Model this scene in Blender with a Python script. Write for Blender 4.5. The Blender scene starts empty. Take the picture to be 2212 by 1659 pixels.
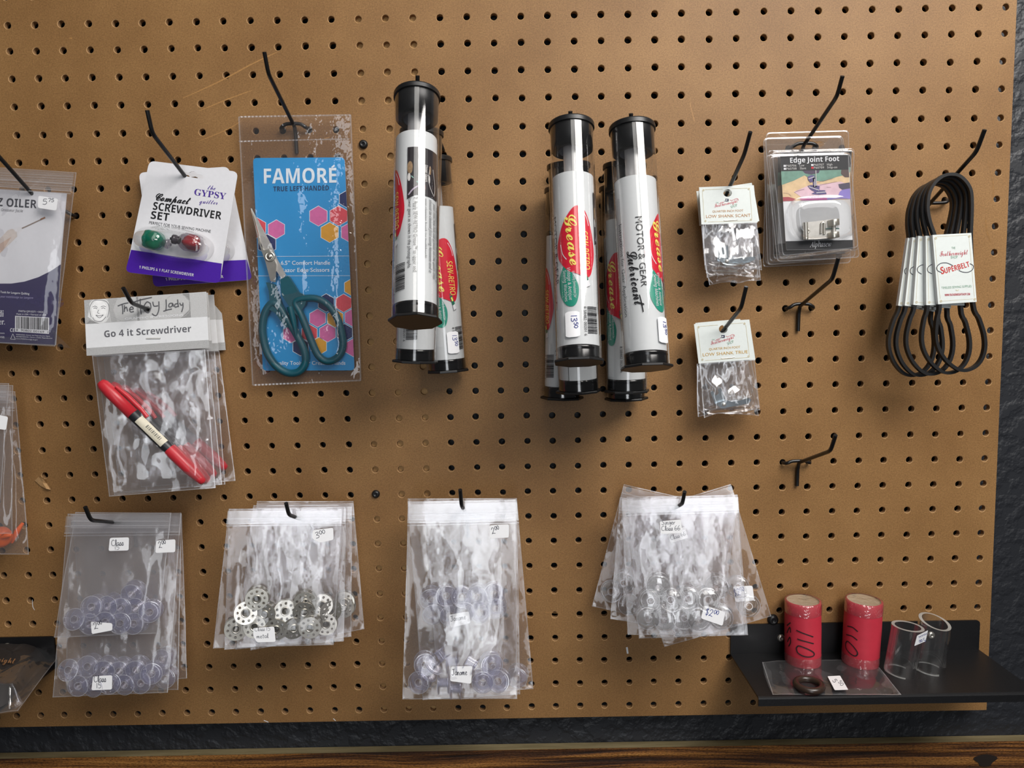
import bpy, math, random
from mathutils import Vector, Matrix, noise
from mathutils.geometry import tessellate_polygon
random.seed(7)
scn = bpy.context.scene
COL = scn.collection

# ------------------------------------------------------------------ camera, world, lights, exposure
FPX = 1550.0
CAM = Vector((0.469788, -0.706479, -0.279490))
RM = Matrix(((0.9998411503513932, -0.0011846848095729474, -0.017783998029257987),
             (-0.017815094331060786, -0.09690834847362288, -0.9951338575337945),
             (-0.0005444979137615251, 0.9952926044726832, -0.09691405988815589)))
cd = bpy.data.cameras.new('camera'); cam = bpy.data.objects.new('camera', cd); COL.objects.link(cam)
m = Matrix((RM[0], -RM[1], -RM[2])).transposed().to_4x4(); m.translation = CAM
cam.matrix_world = m
cd.sensor_fit = 'HORIZONTAL'; cd.sensor_width = 36.0; cd.lens = FPX / 2212 * 36.0
cd.clip_start = 0.01; cd.clip_end = 50
scn.camera = cam

w = bpy.data.worlds.new('room_light'); scn.world = w; w.use_nodes = True
w.node_tree.nodes['Background'].inputs[0].default_value = (0.93, 0.96, 1.0, 1)
w.node_tree.nodes['Background'].inputs[1].default_value = 0.035

def lamp(name, loc, look, sx, sy, watts, col):
    ld = bpy.data.lights.new(name, 'AREA'); ld.shape = 'RECTANGLE'; ld.size = sx; ld.size_y = sy
    ld.energy = watts; ld.color = col
    o = bpy.data.objects.new(name, ld); COL.objects.link(o); o.location = loc
    o.rotation_euler = (Vector(look) - Vector(loc)).to_track_quat('-Z', 'Y').to_euler()
    return o
lamp('ceiling_lamp', (0.56, -1.75, 1.30), (0.56, -1.7, -1), 0.62, 2.3, 15, (1.0, 0.97, 0.92))
lamp('side_lamp', (1.17, -1.00, 0.62), (0.50, 0, -0.25), 0.8, 0.7, 25, (1.0, 0.965, 0.93))
lamp('window_light', (0.50, -3.4, -0.25), (0.50, 0, -0.25), 0.8, 2.4, 24, (0.93, 0.96, 1.0))

vs = scn.view_settings
vs.view_transform = 'Standard'; vs.look = 'None'; vs.gamma = 1.0; vs.exposure = 0.0; vs.use_curve_mapping = False
scn.cycles.transparent_max_bounces = 48
scn.cycles.max_bounces = 8

# ------------------------------------------------------------------ materials
def lin(h):
    h = h.lstrip('#'); o = []
    for i in (0, 2, 4):
        v = int(h[i:i+2], 16) / 255
        o.append(v / 12.92 if v <= .04045 else ((v + .055) / 1.055) ** 2.4)
    return (*o, 1)

class NT:
    def __init__(s, name):
        s.mat = bpy.data.materials.new(name); s.mat.use_nodes = True
        s.t = s.mat.node_tree; s.t.nodes.clear(); s.out = s.n('ShaderNodeOutputMaterial')
    def n(s, typ, **kw):
        nd = s.t.nodes.new(typ)
        for k, v in kw.items(): setattr(nd, k, v)
        return nd
    def l(s, a, ai, b, bi): s.t.links.new(a.outputs[ai], b.inputs[bi])
    def coord(s, scale=(1, 1, 1)):
        tc = s.n('ShaderNodeTexCoord'); mp = s.n('ShaderNodeMapping'); mp.inputs['Scale'].default_value = scale
        s.l(tc, 'Object', mp, 'Vector'); return mp
    def noise(s, src, scale, detail=4, rough=.55):
        nz = s.n('ShaderNodeTexNoise'); nz.inputs['Scale'].default_value = scale
        nz.inputs['Detail'].default_value = detail; nz.inputs['Roughness'].default_value = rough
        s.l(src, 0, nz, 'Vector'); return nz
    def ramp(s, src, so, stops):
        r = s.n('ShaderNodeValToRGB'); e = r.color_ramp.elements
        while len(e) < len(stops): e.new(.5)
        for i, (p, c) in enumerate(stops): e[i].position = p; e[i].color = c
        s.l(src, so, r, 'Fac'); return r
    def bump(s, src, so, strength, dist):
        b = s.n('ShaderNodeBump'); b.inputs['Strength'].default_value = strength; b.inputs['Distance'].default_value = dist
        s.l(src, so, b, 'Height'); return b
    def prin(s, **kw):
        p = s.n('ShaderNodeBsdfPrincipled')
        for k, v in kw.items(): p.inputs[k.replace('_', ' ')].default_value = v
        s.l(p, 0, s.out, 0); return p

MATS = {}
def simple(name, col, rough=.5, metal=0., var=.06, vscale=300, bump=0., spec=.5, coat=0.):
    if name in MATS: return MATS[name]
    g = NT(name); p = g.prin(Roughness=rough, Metallic=metal)
    p.inputs['Specular IOR Level'].default_value = spec; p.inputs['Coat Weight'].default_value = coat
    c = lin(col); nz = g.noise(g.coord(), vscale)
    lo = tuple(max(0, x * (1 - var)) for x in c[:3]) + (1,); hi = tuple(min(1, x * (1 + var)) for x in c[:3]) + (1,)
    r = g.ramp(nz, 0, [(.3, lo), (.7, hi)]); g.l(r, 0, p, 'Base Color')
    if bump:
        b = g.bump(nz, 0, bump, .0006); g.l(b, 0, p, 'Normal')
    MATS[name] = g.mat; return g.mat

def clearmat(name, tint=(.97, .97, .97), haze=.0, lo=.05, hi=.8, power=3., rough=.04, wr=0., wscale=70, hcol=(.9, .9, .92), trans=.5):
    """thin clear plastic: see-through, mirror-like at grazing angles, with a little milky haze"""
    if name in MATS: return MATS[name]
    g = NT(name)
    tr = g.n('ShaderNodeBsdfTransparent'); tr.inputs[0].default_value = (*tint, 1)
    gl = g.n('ShaderNodeBsdfGlossy'); gl.inputs['Roughness'].default_value = rough; gl.inputs[0].default_value = (1, 1, 1, 1)
    df = g.n('ShaderNodeBsdfDiffuse'); df.inputs[0].default_value = (*hcol, 1)
    tl = g.n('ShaderNodeBsdfTranslucent'); tl.inputs[0].default_value = (*hcol, 1)
    md = g.n('ShaderNodeMixShader'); md.inputs[0].default_value = trans; g.l(df, 0, md, 1); g.l(tl, 0, md, 2)
    mh = g.n('ShaderNodeMixShader'); mh.inputs[0].default_value = haze; g.l(tr, 0, mh, 1); g.l(md, 0, mh, 2)
    lw = g.n('ShaderNodeLayerWeight'); lw.inputs['Blend'].default_value = .5
    pw = g.n('ShaderNodeMath', operation='POWER'); pw.inputs[1].default_value = power; g.l(lw, 'Facing', pw, 0)
    mr = g.n('ShaderNodeMapRange'); mr.inputs['To Min'].default_value = lo; mr.inputs['To Max'].default_value = hi; g.l(pw, 0, mr, 'Value')
    mx = g.n('ShaderNodeMixShader'); g.l(mr, 0, mx, 0); g.l(mh, 0, mx, 1); g.l(gl, 0, mx, 2)
    if wr:
        nz = g.noise(g.coord(), wscale, 3, .6); b = g.bump(nz, 0, wr, .004); g.l(b, 0, gl, 'Normal'); g.l(b, 0, lw, 'Normal')
    g.l(mx, 0, g.out, 0); MATS[name] = g.mat; return g.mat

FILM = clearmat('bag_film', (.975, .972, .978), haze=.055, lo=.05, hi=.55, power=2.2, rough=.10, wr=.35, wscale=34)
FILM3 = clearmat('milky_film', (.975, .972, .978), haze=.085, lo=.06, hi=.55, power=2.0, rough=.14, wr=.45, wscale=30)
FILM2 = clearmat('crumpled_film', (.97, .97, .975), haze=.055, lo=.07, hi=.7, power=2.0, rough=.11, wr=.45, wscale=24)
EDGE = clearmat('film_edge', (.95, .95, .96), haze=.28, lo=.08, hi=.6, power=2, rough=.15)
ZIP = clearmat('zip_film', (.95, .95, .96), haze=.20, lo=.10, hi=.6, power=2, rough=.16)
PVC = clearmat('pouch_vinyl', (.96, .95, .955), haze=.035, lo=.05, hi=.7, power=2.4, rough=.05, wr=.45, wscale=55)
CLAM = clearmat('clear_blister', (.97, .97, .97), haze=.03, lo=.05, hi=.75, power=2.0, rough=.05)
TUBE = clearmat('tube_plastic', (.975, .972, .968), haze=.008, lo=.07, hi=.75, power=3.2, rough=.05)
BOBL = clearmat('lavender_plastic', (.93, .93, .97), haze=.10, lo=.05, hi=.75, power=1.5, rough=.06, hcol=(.8, .8, .95))
BOBC = clearmat('clear_plastic', (.95, .95, .95), haze=.035, lo=.06, hi=.9, power=1.5, rough=.05, hcol=(.95, .95, .92))
ACR = clearmat('acrylic', (.97, .975, .975), haze=.01, lo=.05, hi=.95, power=1.7, rough=.03)
MILK = clearmat('milky_tube', (.9, .9, .9), haze=.42, lo=.05, hi=.5, power=3, rough=.2, hcol=(.93, .93, .95))
GRN_T = clearmat('green_acetate', (.30, .62, .54), haze=.30, lo=.06, hi=.6, power=2, rough=.06, hcol=(.02, .4, .28))
GRY_T = clearmat('grey_acetate', (.70, .66, .70), haze=.09, lo=.08, hi=.7, power=2, rough=.05, hcol=(.3, .3, .34))

WHITE = simple('white_card', '#e2e2e6', .45, var=.02)
WHITE2 = simple('white_paper', '#dcdddf', .6, var=.02)
PAPEREDGE = simple('paper_edge', '#d9d8d4', .7)
STICK = simple('sticker_paper', '#f0f0f2', .5, var=.015)
BLACK = simple('black_ink', '#17171b', .5, var=.1)
GREYINK = simple('grey_ink', '#5b5b60', .6)
NAVY = simple('navy_ink', '#1d2143', .5)
BLUEINK = simple('blue_pen_ink', '#2f3a86', .6)
PENINK = simple('dark_pen_ink', '#3a3a48', .6)
WIRE = simple('black_wire', '#131314', .32, var=.15, vscale=500, spec=.55)
CAPBLK = simple('black_cap_plastic', '#19191a', .38, var=.12, spec=.5)
PLUG = simple('glossy_black_plug', '#0e0e0f', .18, spec=.6)
GREYPLUG = simple('grey_plug', '#5a5a60', .4)
PURPLE = simple('purple_print', '#4a1fa0', .35, var=.04)
PURPLE2 = simple('violet_ink', '#4b2f92', .5)
STEEL = simple('steel', '#cfccc6', .42, .8, var=.08, vscale=200)
STEEL2 = simple('nickel_steel', '#d2cec4', .3, .9, var=.1, vscale=150)
RED = simple('red_print', '#cf1733', .4, var=.03)
TEALINK = simple('teal_print', '#1f9079', .4, var=.03)
YEL = simple('yellow_print', '#efe06a', .45)
RUBBER = simple('black_rubber', '#1b1b1c', .42, var=.12, spec=.45)
GOLD = simple('gold_ink', '#b98f4f', .5)
LGOLD = simple('pale_gold_ink', '#cdbf9a', .5)
SHELFB = simple('black_powder_coat', '#131315', .42, var=.2, vscale=900, bump=.15, spec=.45)

def pegmat():
    g = NT('hardboard'); p = g.prin(Roughness=.52); p.inputs['Specular IOR Level'].default_value = .32
    c1 = g.coord(); n1 = g.noise(c1, 9, 5, .6); n2 = g.noise(c1, 800, 3, .75); n3 = g.noise(g.coord((260, 1, 1500)), 1.0, 2, .5)
    r1 = g.ramp(n1, 0, [(.3, lin('#8a653c')), (.72, lin('#a27b4d'))])
    r2 = g.ramp(n2, 0, [(.32, (.50, .47, .44, 1)), (.66, (1.08, 1.08, 1.08, 1))])
    r3 = g.ramp(n3, 0, [(.3, (.84, .83, .82, 1)), (.7, (1, 1, 1, 1))])
    m1 = g.n('ShaderNodeMix', data_type='RGBA', blend_type='MULTIPLY'); m1.inputs[0].default_value = .75
    g.l(r1, 0, m1, 6); g.l(r2, 0, m1, 7)
    m2 = g.n('ShaderNodeMix', data_type='RGBA', blend_type='MULTIPLY'); m2.inputs[0].default_value = .8
    g.l(m1, 2, m2, 6); g.l(r3, 0, m2, 7); g.l(m2, 2, p, 'Base Color')
    b = g.bump(n3, 0, .12, .0005); g.l(b, 0, p, 'Normal'); return g.mat
PEG = pegmat()
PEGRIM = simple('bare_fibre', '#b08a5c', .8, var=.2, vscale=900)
PEGIN = simple('drilled_fibre', '#93704a', .85, var=.35, vscale=1200)
SCR = simple('scuffed_hardboard', '#a67a45', .55, var=.2, vscale=700)
DAMP = simple('dark_stain', '#87602f', .55, var=.2, vscale=500)

def wallmat():
    g = NT('orange_peel_paint'); p = g.prin(Roughness=.5); p.inputs['Base Color'].default_value = lin('#202227')
    c = g.coord(); n1 = g.noise(c, 75, 3, .5); n2 = g.noise(c, 320, 3, .6)
    r = g.ramp(n1, 0, [(.42, (0, 0, 0, 1)), (.62, (1, 1, 1, 1))])
    b1 = g.bump(r, 0, .42, .0022); b2 = g.bump(n2, 0, .22, .0008); g.l(b1, 0, b2, 'Normal'); g.l(b2, 0, p, 'Normal'); return g.mat
WALL = wallmat()

def woodmat(name, cols, sc, bump, rough=.6, speck=False):
    g = NT(name); p = g.prin(Roughness=rough); p.inputs['Specular IOR Level'].default_value = .3
    c0 = g.coord(); nd = g.noise(c0, 2.3, 2, .5)
    mm = g.n('ShaderNodeVectorMath', operation='MULTIPLY_ADD'); mm.inputs[1].default_value = (0, 0, .045)
    g.l(nd, 'Color', mm, 0); g.l(c0, 0, mm, 2)
    mp = g.n('ShaderNodeMapping'); mp.inputs['Scale'].default_value = sc; g.l(mm, 0, mp, 'Vector')
    n1 = g.noise(mp, 1.0, 6, .62); r = g.ramp(n1, 0, cols)
    b = g.bump(n1, 0, bump, .004)
    if speck:
        n2 = g.noise(g.coord((330, 300, 900)), 1.0, 3, .7); r2 = g.ramp(n2, 0, [(.36, (.28, .24, .2, 1)), (.56, (1.12, 1.1, 1.05, 1))])
        mx = g.n('ShaderNodeMix', data_type='RGBA', blend_type='MULTIPLY'); mx.inputs[0].default_value = .85; g.l(r, 0, mx, 6); g.l(r2, 0, mx, 7); g.l(mx, 2, p, 'Base Color')
        b2 = g.bump(n2, 0, .5, .0015); g.l(b, 0, b2, 'Normal'); b = b2
    else: g.l(r, 0, p, 'Base Color')
    g.l(b, 0, p, 'Normal'); return g.mat
SAWN = woodmat('rough_sawn_wood', [(.30, lin('#1b0f08')), (.44, lin('#4a2a10')), (.55, lin('#8a5a28')), (.72, lin('#b07d40'))], (5, 60, 175), 1.0, speck=True)
EDGEW = woodmat('weathered_edge', [(.3, lin('#5d5136')), (.7, lin('#8d8060'))], (8, 60, 120), .3)
BATTEN = woodmat('pine_batten', [(.3, lin('#a8814f')), (.7, lin('#c7a06a'))], (30, 30, 4), .2)

# ------------------------------------------------------------------ geometry helpers
def ray(px, py):
    return RM.transposed() @ Vector(((px - 1106) / FPX, (py - 829.5) / FPX, 1))
def W(px, py, d):
    v = ray(px, py); t = (-d - CAM.y) / v.y; return CAM + v * t
def atX(px, py, x):
    v = ray(px, py); return CAM + v * ((x - CAM.x) / v.x)

class Fr:
    """a flat frame standing in the room: u right, v up, n out of the board; m() gives the local point seen at a photo pixel"""
    def __init__(s, px, py, d, rot=0., pitch=0., yaw=0., origin=None, axes=None):
        s.o = origin.copy() if origin else W(px, py, d)
        if axes: s.u, s.v, s.n = axes
        else:
            R = Matrix.Rotation(math.radians(yaw), 3, 'Z') @ Matrix.Rotation(math.radians(pitch), 3, 'X') @ Matrix.Rotation(math.radians(-rot), 3, 'Y')
            s.u = R @ Vector((1, 0, 0)); s.v = R @ Vector((0, 0, 1)); s.n = R @ Vector((0, -1, 0))
        s.zoom = (0, 0, 1.)
    def z(s, ox, oy, k):
        f = Fr.__new__(Fr); f.o, f.u, f.v, f.n = s.o, s.u, s.v, s.n; f.zoom = (ox, oy, k); return f
    def px(s, x, y):
        ox, oy, k = s.zoom; return ox + x / k, oy + y / k
    def m(s, x, y, w=0.):
        a, b = s.px(x, y); v = ray(a, b)
        t = (s.o + s.n * w - CAM).dot(s.n) / v.dot(s.n); p = CAM + v * t - s.o
        return Vector((p.dot(s.u), p.dot(s.v), w))
    def mat(s):
        M = Matrix((s.u, s.v, s.n)).transposed().to_4x4(); M.translation = s.o; return M
    def unit(s, x, y):
        """metres per zoom pixel near a point"""
        return (s.m(x + 5, y) - s.m(x - 5, y)).length / 10

class B:
    """collects faces of several materials and links them as one mesh"""
    def __init__(s): s.v = []; s.f = []; s.mi = []; s.mats = []; s.sm = []
    def M(s, mat):
        if mat not in s.mats: s.mats.append(mat)
        return s.mats.index(mat)
    def add(s, vs, fs, mat, smooth=False):
        o = len(s.v); s.v.extend(tuple(p) for p in vs); i = s.M(mat)
        for f in fs: s.f.append([o + k for k in f]); s.mi.append(i); s.sm.append(smooth)
    def poly(s, pts, mat): s.add(pts, [list(range(len(pts)))], mat)
    def build(s, name, parent=None, M=None):
        me = bpy.data.meshes.new(name); me.from_pydata(s.v, [], s.f)
        for mt in s.mats: me.materials.append(mt)
        me.polygons.foreach_set('material_index', s.mi); me.polygons.foreach_set('use_smooth', s.sm); me.update()
        o = bpy.data.objects.new(name, me); COL.objects.link(o)
        if parent: o.parent = parent
        if M is not None: o.matrix_world = M if not parent else o.matrix_world
        return o

def tag(o, label, cat, group=None, kind=None):
    o['label'] = label; o['category'] = cat
    if group: o['group'] = group
    if kind: o['kind'] = kind
    return o
def thing(name, label, cat, fr=None, group=None, M=None):
    o = bpy.data.objects.new(name, None); o.empty_display_size = .01; COL.objects.link(o)
    o.matrix_world = fr.mat() if fr else (M or Matrix()); return tag(o, label, cat, group)
def struct(o, label=None, cat=None):
    o['kind'] = 'structure'
    if label: o['label'] = label
    if cat: o['category'] = cat
    return o

def smoothpts(pts, n=5, closed=False):
    P = [Vector(p) for p in pts]; out = []; N = len(P)
    for i in range(N if closed else N - 1):
        g = (lambda k: P[k % N]) if closed else (lambda k: P[min(max(k, 0), N - 1)])
        a, b, c, d = g(i - 1), g(i), g(i + 1), g(i + 2)
        for k in range(n):
            t = k / n
            out.append(.5 * ((2 * b) + (c - a) * t + (2 * a - 5 * b + 4 * c - d) * t * t + (3 * b - a - 3 * c + d) * t ** 3))
    if not closed: out.append(P[-1])
    return out

def sweep(b, pts, r, mat, seg=10, closed=False, cap=True, flat=None):
    """round (or flattened) bar along a path; r is a number or one per point"""
    P = [Vector(p) for p in pts]; N = len(P)
    R = r if isinstance(r, (list, tuple)) else [r] * N
    T = []
    for i in range(N):
        a = P[(i - 1) % N] if closed or i > 0 else P[i]; c = P[(i + 1) % N] if closed or i < N - 1 else P[i]
        T.append((c - a).normalized())
    nrm = T[0].orthogonal().normalized()
    if flat is not None: nrm = (Vector(flat) - T[0] * T[0].dot(Vector(flat))).normalized()
    vs = []
    for i in range(N):
        nrm = (nrm - T[i] * nrm.dot(T[i])).normalized(); bi = T[i].cross(nrm)
        for k in range(seg):
            a = 2 * math.pi * k / seg; vs.append(P[i] + (nrm * math.cos(a) + bi * math.sin(a)) * R[i])
    fs = []
    for i in range(N if closed else N - 1):
        j = (i + 1) % N
        for k in range(seg):
            l = (k + 1) % seg; fs.append([i * seg + k, i * seg + l, j * seg + l, j * seg + k])
    b.add(vs, fs, mat, True)
    if cap and not closed:
        b.poly(vs[:seg][::-1], mat); b.poly(vs[-seg:], mat)

def lathe(b, prof, mat, seg=24, o=Vector(), ax=Vector((0, 0, 1)), x=None, sides=None, rad=None, smooth=True):
    """revolve (r, h) profile about an axis; rad(k) scales the radius for a fluted or polygonal section"""
    ax = ax.normalized(); x = (x or ax.orthogonal()); x = (x - ax * x.dot(ax)).normalized(); y = ax.cross(x)
    vs = []
    for r, h in prof:
        for k in range(seg):
            a = 2 * math.pi * k / seg; q = r * (rad(a) if rad else 1)
            vs.append(o + ax * h + (x * math.cos(a) + y * math.sin(a)) * q)
    fs = []
    for i in range(len(prof) - 1):
        for k in range(seg):
            l = (k + 1) % seg; fs.append([i * seg + k, i * seg + l, (i + 1) * seg + l, (i + 1) * seg + k])
    b.add(vs, fs, mat, smooth)
def disc(b, o, ax, r, mat, seg=24, x=None):
    ax = ax.normalized(); x = (x or ax.orthogonal()); x = (x - ax * x.dot(ax)).normalized(); y = ax.cross(x)
    b.poly([o + (x * math.cos(2 * math.pi * k / seg) + y * math.sin(2 * math.pi * k / seg)) * r for k in range(seg)], mat)

def box(b, lo, hi, mat):
    x0, y0, z0 = lo; x1, y1, z1 = hi
    v = [(x0, y0, z0), (x1, y0, z0), (x1, y1, z0), (x0, y1, z0), (x0, y0, z1), (x1, y0, z1), (x1, y1, z1), (x0, y1, z1)]
    b.add(v, [[3, 2, 1, 0], [4, 5, 6, 7], [0, 1, 5, 4], [1, 2, 6, 5], [2, 3, 7, 6], [3, 0, 4, 7]], mat)

def rnd(pts, r, n=5):
    """round the corners of a 2D polygon; r one radius or one per corner"""
    P = [Vector((p[0], p[1])) for p in pts]; out = []; N = len(P)
    for i in range(N):
        rr = r[i] if isinstance(r, (list, tuple)) else r
        a, c, d = P[i - 1], P[i], P[(i + 1) % N]
        if rr <= 0: out.append(c); continue
        u = (a - c).normalized(); v = (d - c).normalized()
        p0 = c + u * rr; p1 = c + v * rr
        for k in range(n + 1):
            t = k / n; out.append(p0 * (1 - t) ** 2 + c * 2 * t * (1 - t) + p1 * t * t)
    return out

def slab(b, outer, w0, w1, mat, side=None, holes=()):
    """flat sheet with real holes; outer and holes are 2D loops in local metres"""
    side = side or mat; loops = [outer] + list(holes)
    allp = [p for L in loops for p in L]
    tri = tessellate_polygon([[Vector((p[0], p[1], 0)) for p in L] for L in loops])
    b.add([(p[0], p[1], w1) for p in allp], [list(t) for t in tri], mat)
    b.add([(p[0], p[1], w0) for p in allp], [list(t)[::-1] for t in tri], side)
    for L in loops:
        n = len(L); vs = [(p[0], p[1], w0) for p in L] + [(p[0], p[1], w1) for p in L]
        b.add(vs, [[k, (k + 1) % n, n + (k + 1) % n, n + k] for k in range(n)], side)

def fixn(b0, i0):
    pass

# ---- print: polygons, strokes, letters laid on a mapper's surface
def pp(b, mp, pts, mat, w):
    b.poly([mp.m(x, y, w) for x, y in pts], mat)
def ell(cx, cy, rx, ry, n=28, rot=0.):
    c, s = math.cos(math.radians(rot)), math.sin(math.radians(rot)); o = []
    for k in range(n):
        a = 2 * math.pi * k / n; x, y = rx * math.cos(a), ry * math.sin(a); o.append((cx + x * c - y * s, cy + x * s + y * c))
    return o
def fan(b, mp, pts, mat, w, rings=4):
    """filled blob that can follow a curved surface"""
    c = (sum(p[0] for p in pts) / len(pts), sum(p[1] for p in pts) / len(pts)); n = len(pts); vs = []
    for r in range(1, rings + 1):
        t = r / rings; vs += [mp.m(c[0] + (p[0] - c[0]) * t, c[1] + (p[1] - c[1]) * t, w) for p in pts]
    vs.append(mp.m(c[0], c[1], w)); fs = []
    for k in range(n):
        l = (k + 1) % n; fs.append([len(vs) - 1, k, l])
        for r in range(rings - 1): fs.append([r * n + k, (r + 1) * n + k, (r + 1) * n + l, r * n + l])
    b.add(vs, fs, mat)
def stroke(b, mp, pts, wd, mat, w, sm=5, taper=False):
    P = [p.to_2d() for p in smoothpts([Vector((x, y, 0)) for x, y in pts], sm)] if len(pts) > 2 and sm else [Vector(p) for p in pts]
    vs = []; n = len(P)
    for i, p in enumerate(P):
        t = (P[min(i + 1, n - 1)] - P[max(i - 1, 0)]);
        if t.length < 1e-9: t = Vector((1, 0))
        t.normalize(); q = Vector((-t.y, t.x)) * wd / 2
        if taper: q *= .35 + .65 * math.sin(math.pi * (i + .4) / (n - .2))
        vs += [mp.m(p.x + q.x, p.y + q.y, w), mp.m(p.x - q.x, p.y - q.y, w)]
    b.add(vs, [[2 * i, 2 * i + 1, 2 * i + 3, 2 * i + 2] for i in range(n - 1)], mat)

TXT = {}
def glyphs(s, off, res):
    k = (s, off, res)
    if k not in TXT:
        cu = bpy.data.curves.new('t', 'FONT'); cu.body = s; cu.offset = off; cu.resolution_u = res; cu.fill_mode = 'FRONT'
        o = bpy.data.objects.new('t', cu); COL.objects.link(o)
        me = bpy.data.meshes.new_from_object(o.evaluated_get(bpy.context.evaluated_depsgraph_get()))
        TXT[k] = ([(v.co.x, v.co.y) for v in me.vertices], [list(p.vertices) for p in me.polygons])
        bpy.data.objects.remove(o); bpy.data.curves.remove(cu); bpy.data.meshes.remove(me)
    return TXT[k]
def split(vs, fs, lim):
    vs = [Vector(v) for v in vs]; out = []; st = [list(f) for f in fs]; mid = {}
    while st:
        f = st.pop()
        if len(f) > 3: st += [[f[0], f[i], f[i + 1]] for i in range(1, len(f) - 1)]; continue
        L = [(vs[f[i]] - vs[f[(i + 1) % 3]]).length for i in range(3)]; i = L.index(max(L))
        if L[i] < lim: out.append(f); continue
        a, c, d = f[i], f[(i + 1) % 3], f[(i + 2) % 3]; k = (min(a, c), max(a, c))
        if k not in mid: vs.append((vs[a] + vs[c]) / 2); mid[k] = len(vs) - 1
        st += [[a, mid[k], d], [mid[k], c, d]]
    return vs, out
def text(b, mp, s, p0, p1, cap, mat, w, off=0., shear=0., res=3, arc=0., lim=0):
    """letters whose ink runs from p0 to p1 along the baseline, cap high (all in the mapper's units)"""
    if any(ord(ch) > 0xFFFF or ch in 'MN' for ch in s): off = 0.
    vs, fs = glyphs(s, off, res)
    if not vs: return
    a = min(v[0] for v in vs); c = max(v[0] for v in vs)
    p0 = Vector(p0); e = Vector(p1) - p0; L = e.length; d = e / L; up = Vector((d.y, -d.x)); out = []
    for x, y in vs:
        t = (x - a) / (c - a); h = y / .69 * cap; q = p0 + e * t + d * (shear * h) + up * (h + arc * math.sin(math.pi * t))
        out.append(q)
    if lim: out, fs = split(out, fs, lim)
    b.add([mp.m(q.x, q.y, w) for q in out], fs, mat)
def sty(s, up, lo, dg=None, fix={}):
    o = ''
    for ch in s:
        if ch in fix: o += fix[ch]
        elif 'A' <= ch <= 'Z': o += chr(up + ord(ch) - 65)
        elif 'a' <= ch <= 'z': o += chr(lo + ord(ch) - 97)
        elif dg and ch.isdigit(): o += chr(dg + int(ch))
        else: o += ch
    return o
def sbold(s): return sty(s, 0x1D5D4, 0x1D5EE, 0x1D7EC)
def serif(s): return sty(s, 0x1D400, 0x1D41A, 0x1D7CE)
def script(s): return sty(s, 0x1D4D0, 0x1D4EA)
def ital(s): return sty(s, 0x1D608, 0x1D622)
def serital(s): return sty(s, 0x1D434, 0x1D44E, None, {'h': '\u210e'})

HW = {  # pen-drawn characters: strokes in a unit-high box, then the advance
 '0': ([[(.3, 1), (.06, .75), (.05, .3), (.28, 0), (.52, .3), (.52, .75), (.3, 1)]], .68),
 '1': ([[(.15, 1), (.12, 0)]], .34), '2': ([[(.05, .72), (.2, 1), (.48, .92), (.42, .55), (.02, .03), (.2, .12), (.62, 0)]], .72),
 '3': ([[(.05, .9), (.34, 1), (.46, .78), (.16, .55), (.46, .4), (.42, .1), (.02, .05)]], .62),
 '5': ([[(.5, 1), (.14, .98), (.08, .6), (.36, .62), (.48, .3), (.28, 0), (0, .06)]], .62),
 '6': ([[(.4, 1), (.1, .6), (.05, .2), (.25, 0), (.48, .2), (.36, .45), (.1, .3)]], .6), '7': ([[(.02, .95), (.5, 1), (.2, 0)]], .6),
 '$': ([[(.45, .85), (.2, .95), (.06, .75), (.4, .4), (.34, .12), (.03, .15)], [(.26, 1.15), (.22, -.12)]], .6),
 'C': ([[(.6, .85), (.35, 1), (.08, .65), (.1, .2), (.35, 0), (.65, .18)]], .72), 'l': ([[(.12, 0), (.2, .5), (.22, 1), (.1, .9), (.08, .2), (.2, 0), (.3, .1)]], .3),
 'a': ([[(.4, .5), (.15, .52), (.03, .25), (.18, .02), (.38, .3), (.4, .5), (.4, .1), (.5, .02)]], .5),
 's': ([[(.02, .05), (.2, .55), (.3, .2), (.15, 0), (.02, .06), (.34, .04)]], .4),
 'm': ([[(.03, .5), (.05, 0), (.1, .4), (.22, .5), (.28, 0), (.34, .4), (.45, .5), (.52, .04), (.6, .05)]], .66),
 'n': ([[(.03, .5), (.05, 0), (.1, .4), (.26, .5), (.32, .04), (.42, .05)]], .46),
 'e': ([[(.03, .25), (.3, .32), (.22, .55), (.05, .3), (.15, 0), (.4, .1)]], .44), 't': ([[(.16, .9), (.14, .1), (.26, 0)], [(0, .6), (.34, .62)]], .36),
 'o': ([[(.22, .5), (.04, .28), (.18, 0), (.36, .25), (.22, .5)]], .42), 'i': ([[(.08, .5), (.08, .02), (.18, .05)], [(.09, .75), (.11, .78)]], .24),
 'g': ([[(.36, .5), (.12, .5), (.05, .22), (.22, .1), (.36, .45), (.34, -.3), (.1, -.35)]], .44), 'r': ([[(.05, .5), (.06, 0), (.1, .35), (.3, .5)]], .32),
 'J': ([[(.1, .95), (.6, 1)], [(.4, 1), (.36, .2), (.15, 0), (0, .2)]], .62), 'S': ([[(.55, .9), (.3, 1), (.12, .78), (.45, .4), (.35, .05), (.02, .1)]], .6), ' ': ([], .3)}
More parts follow.
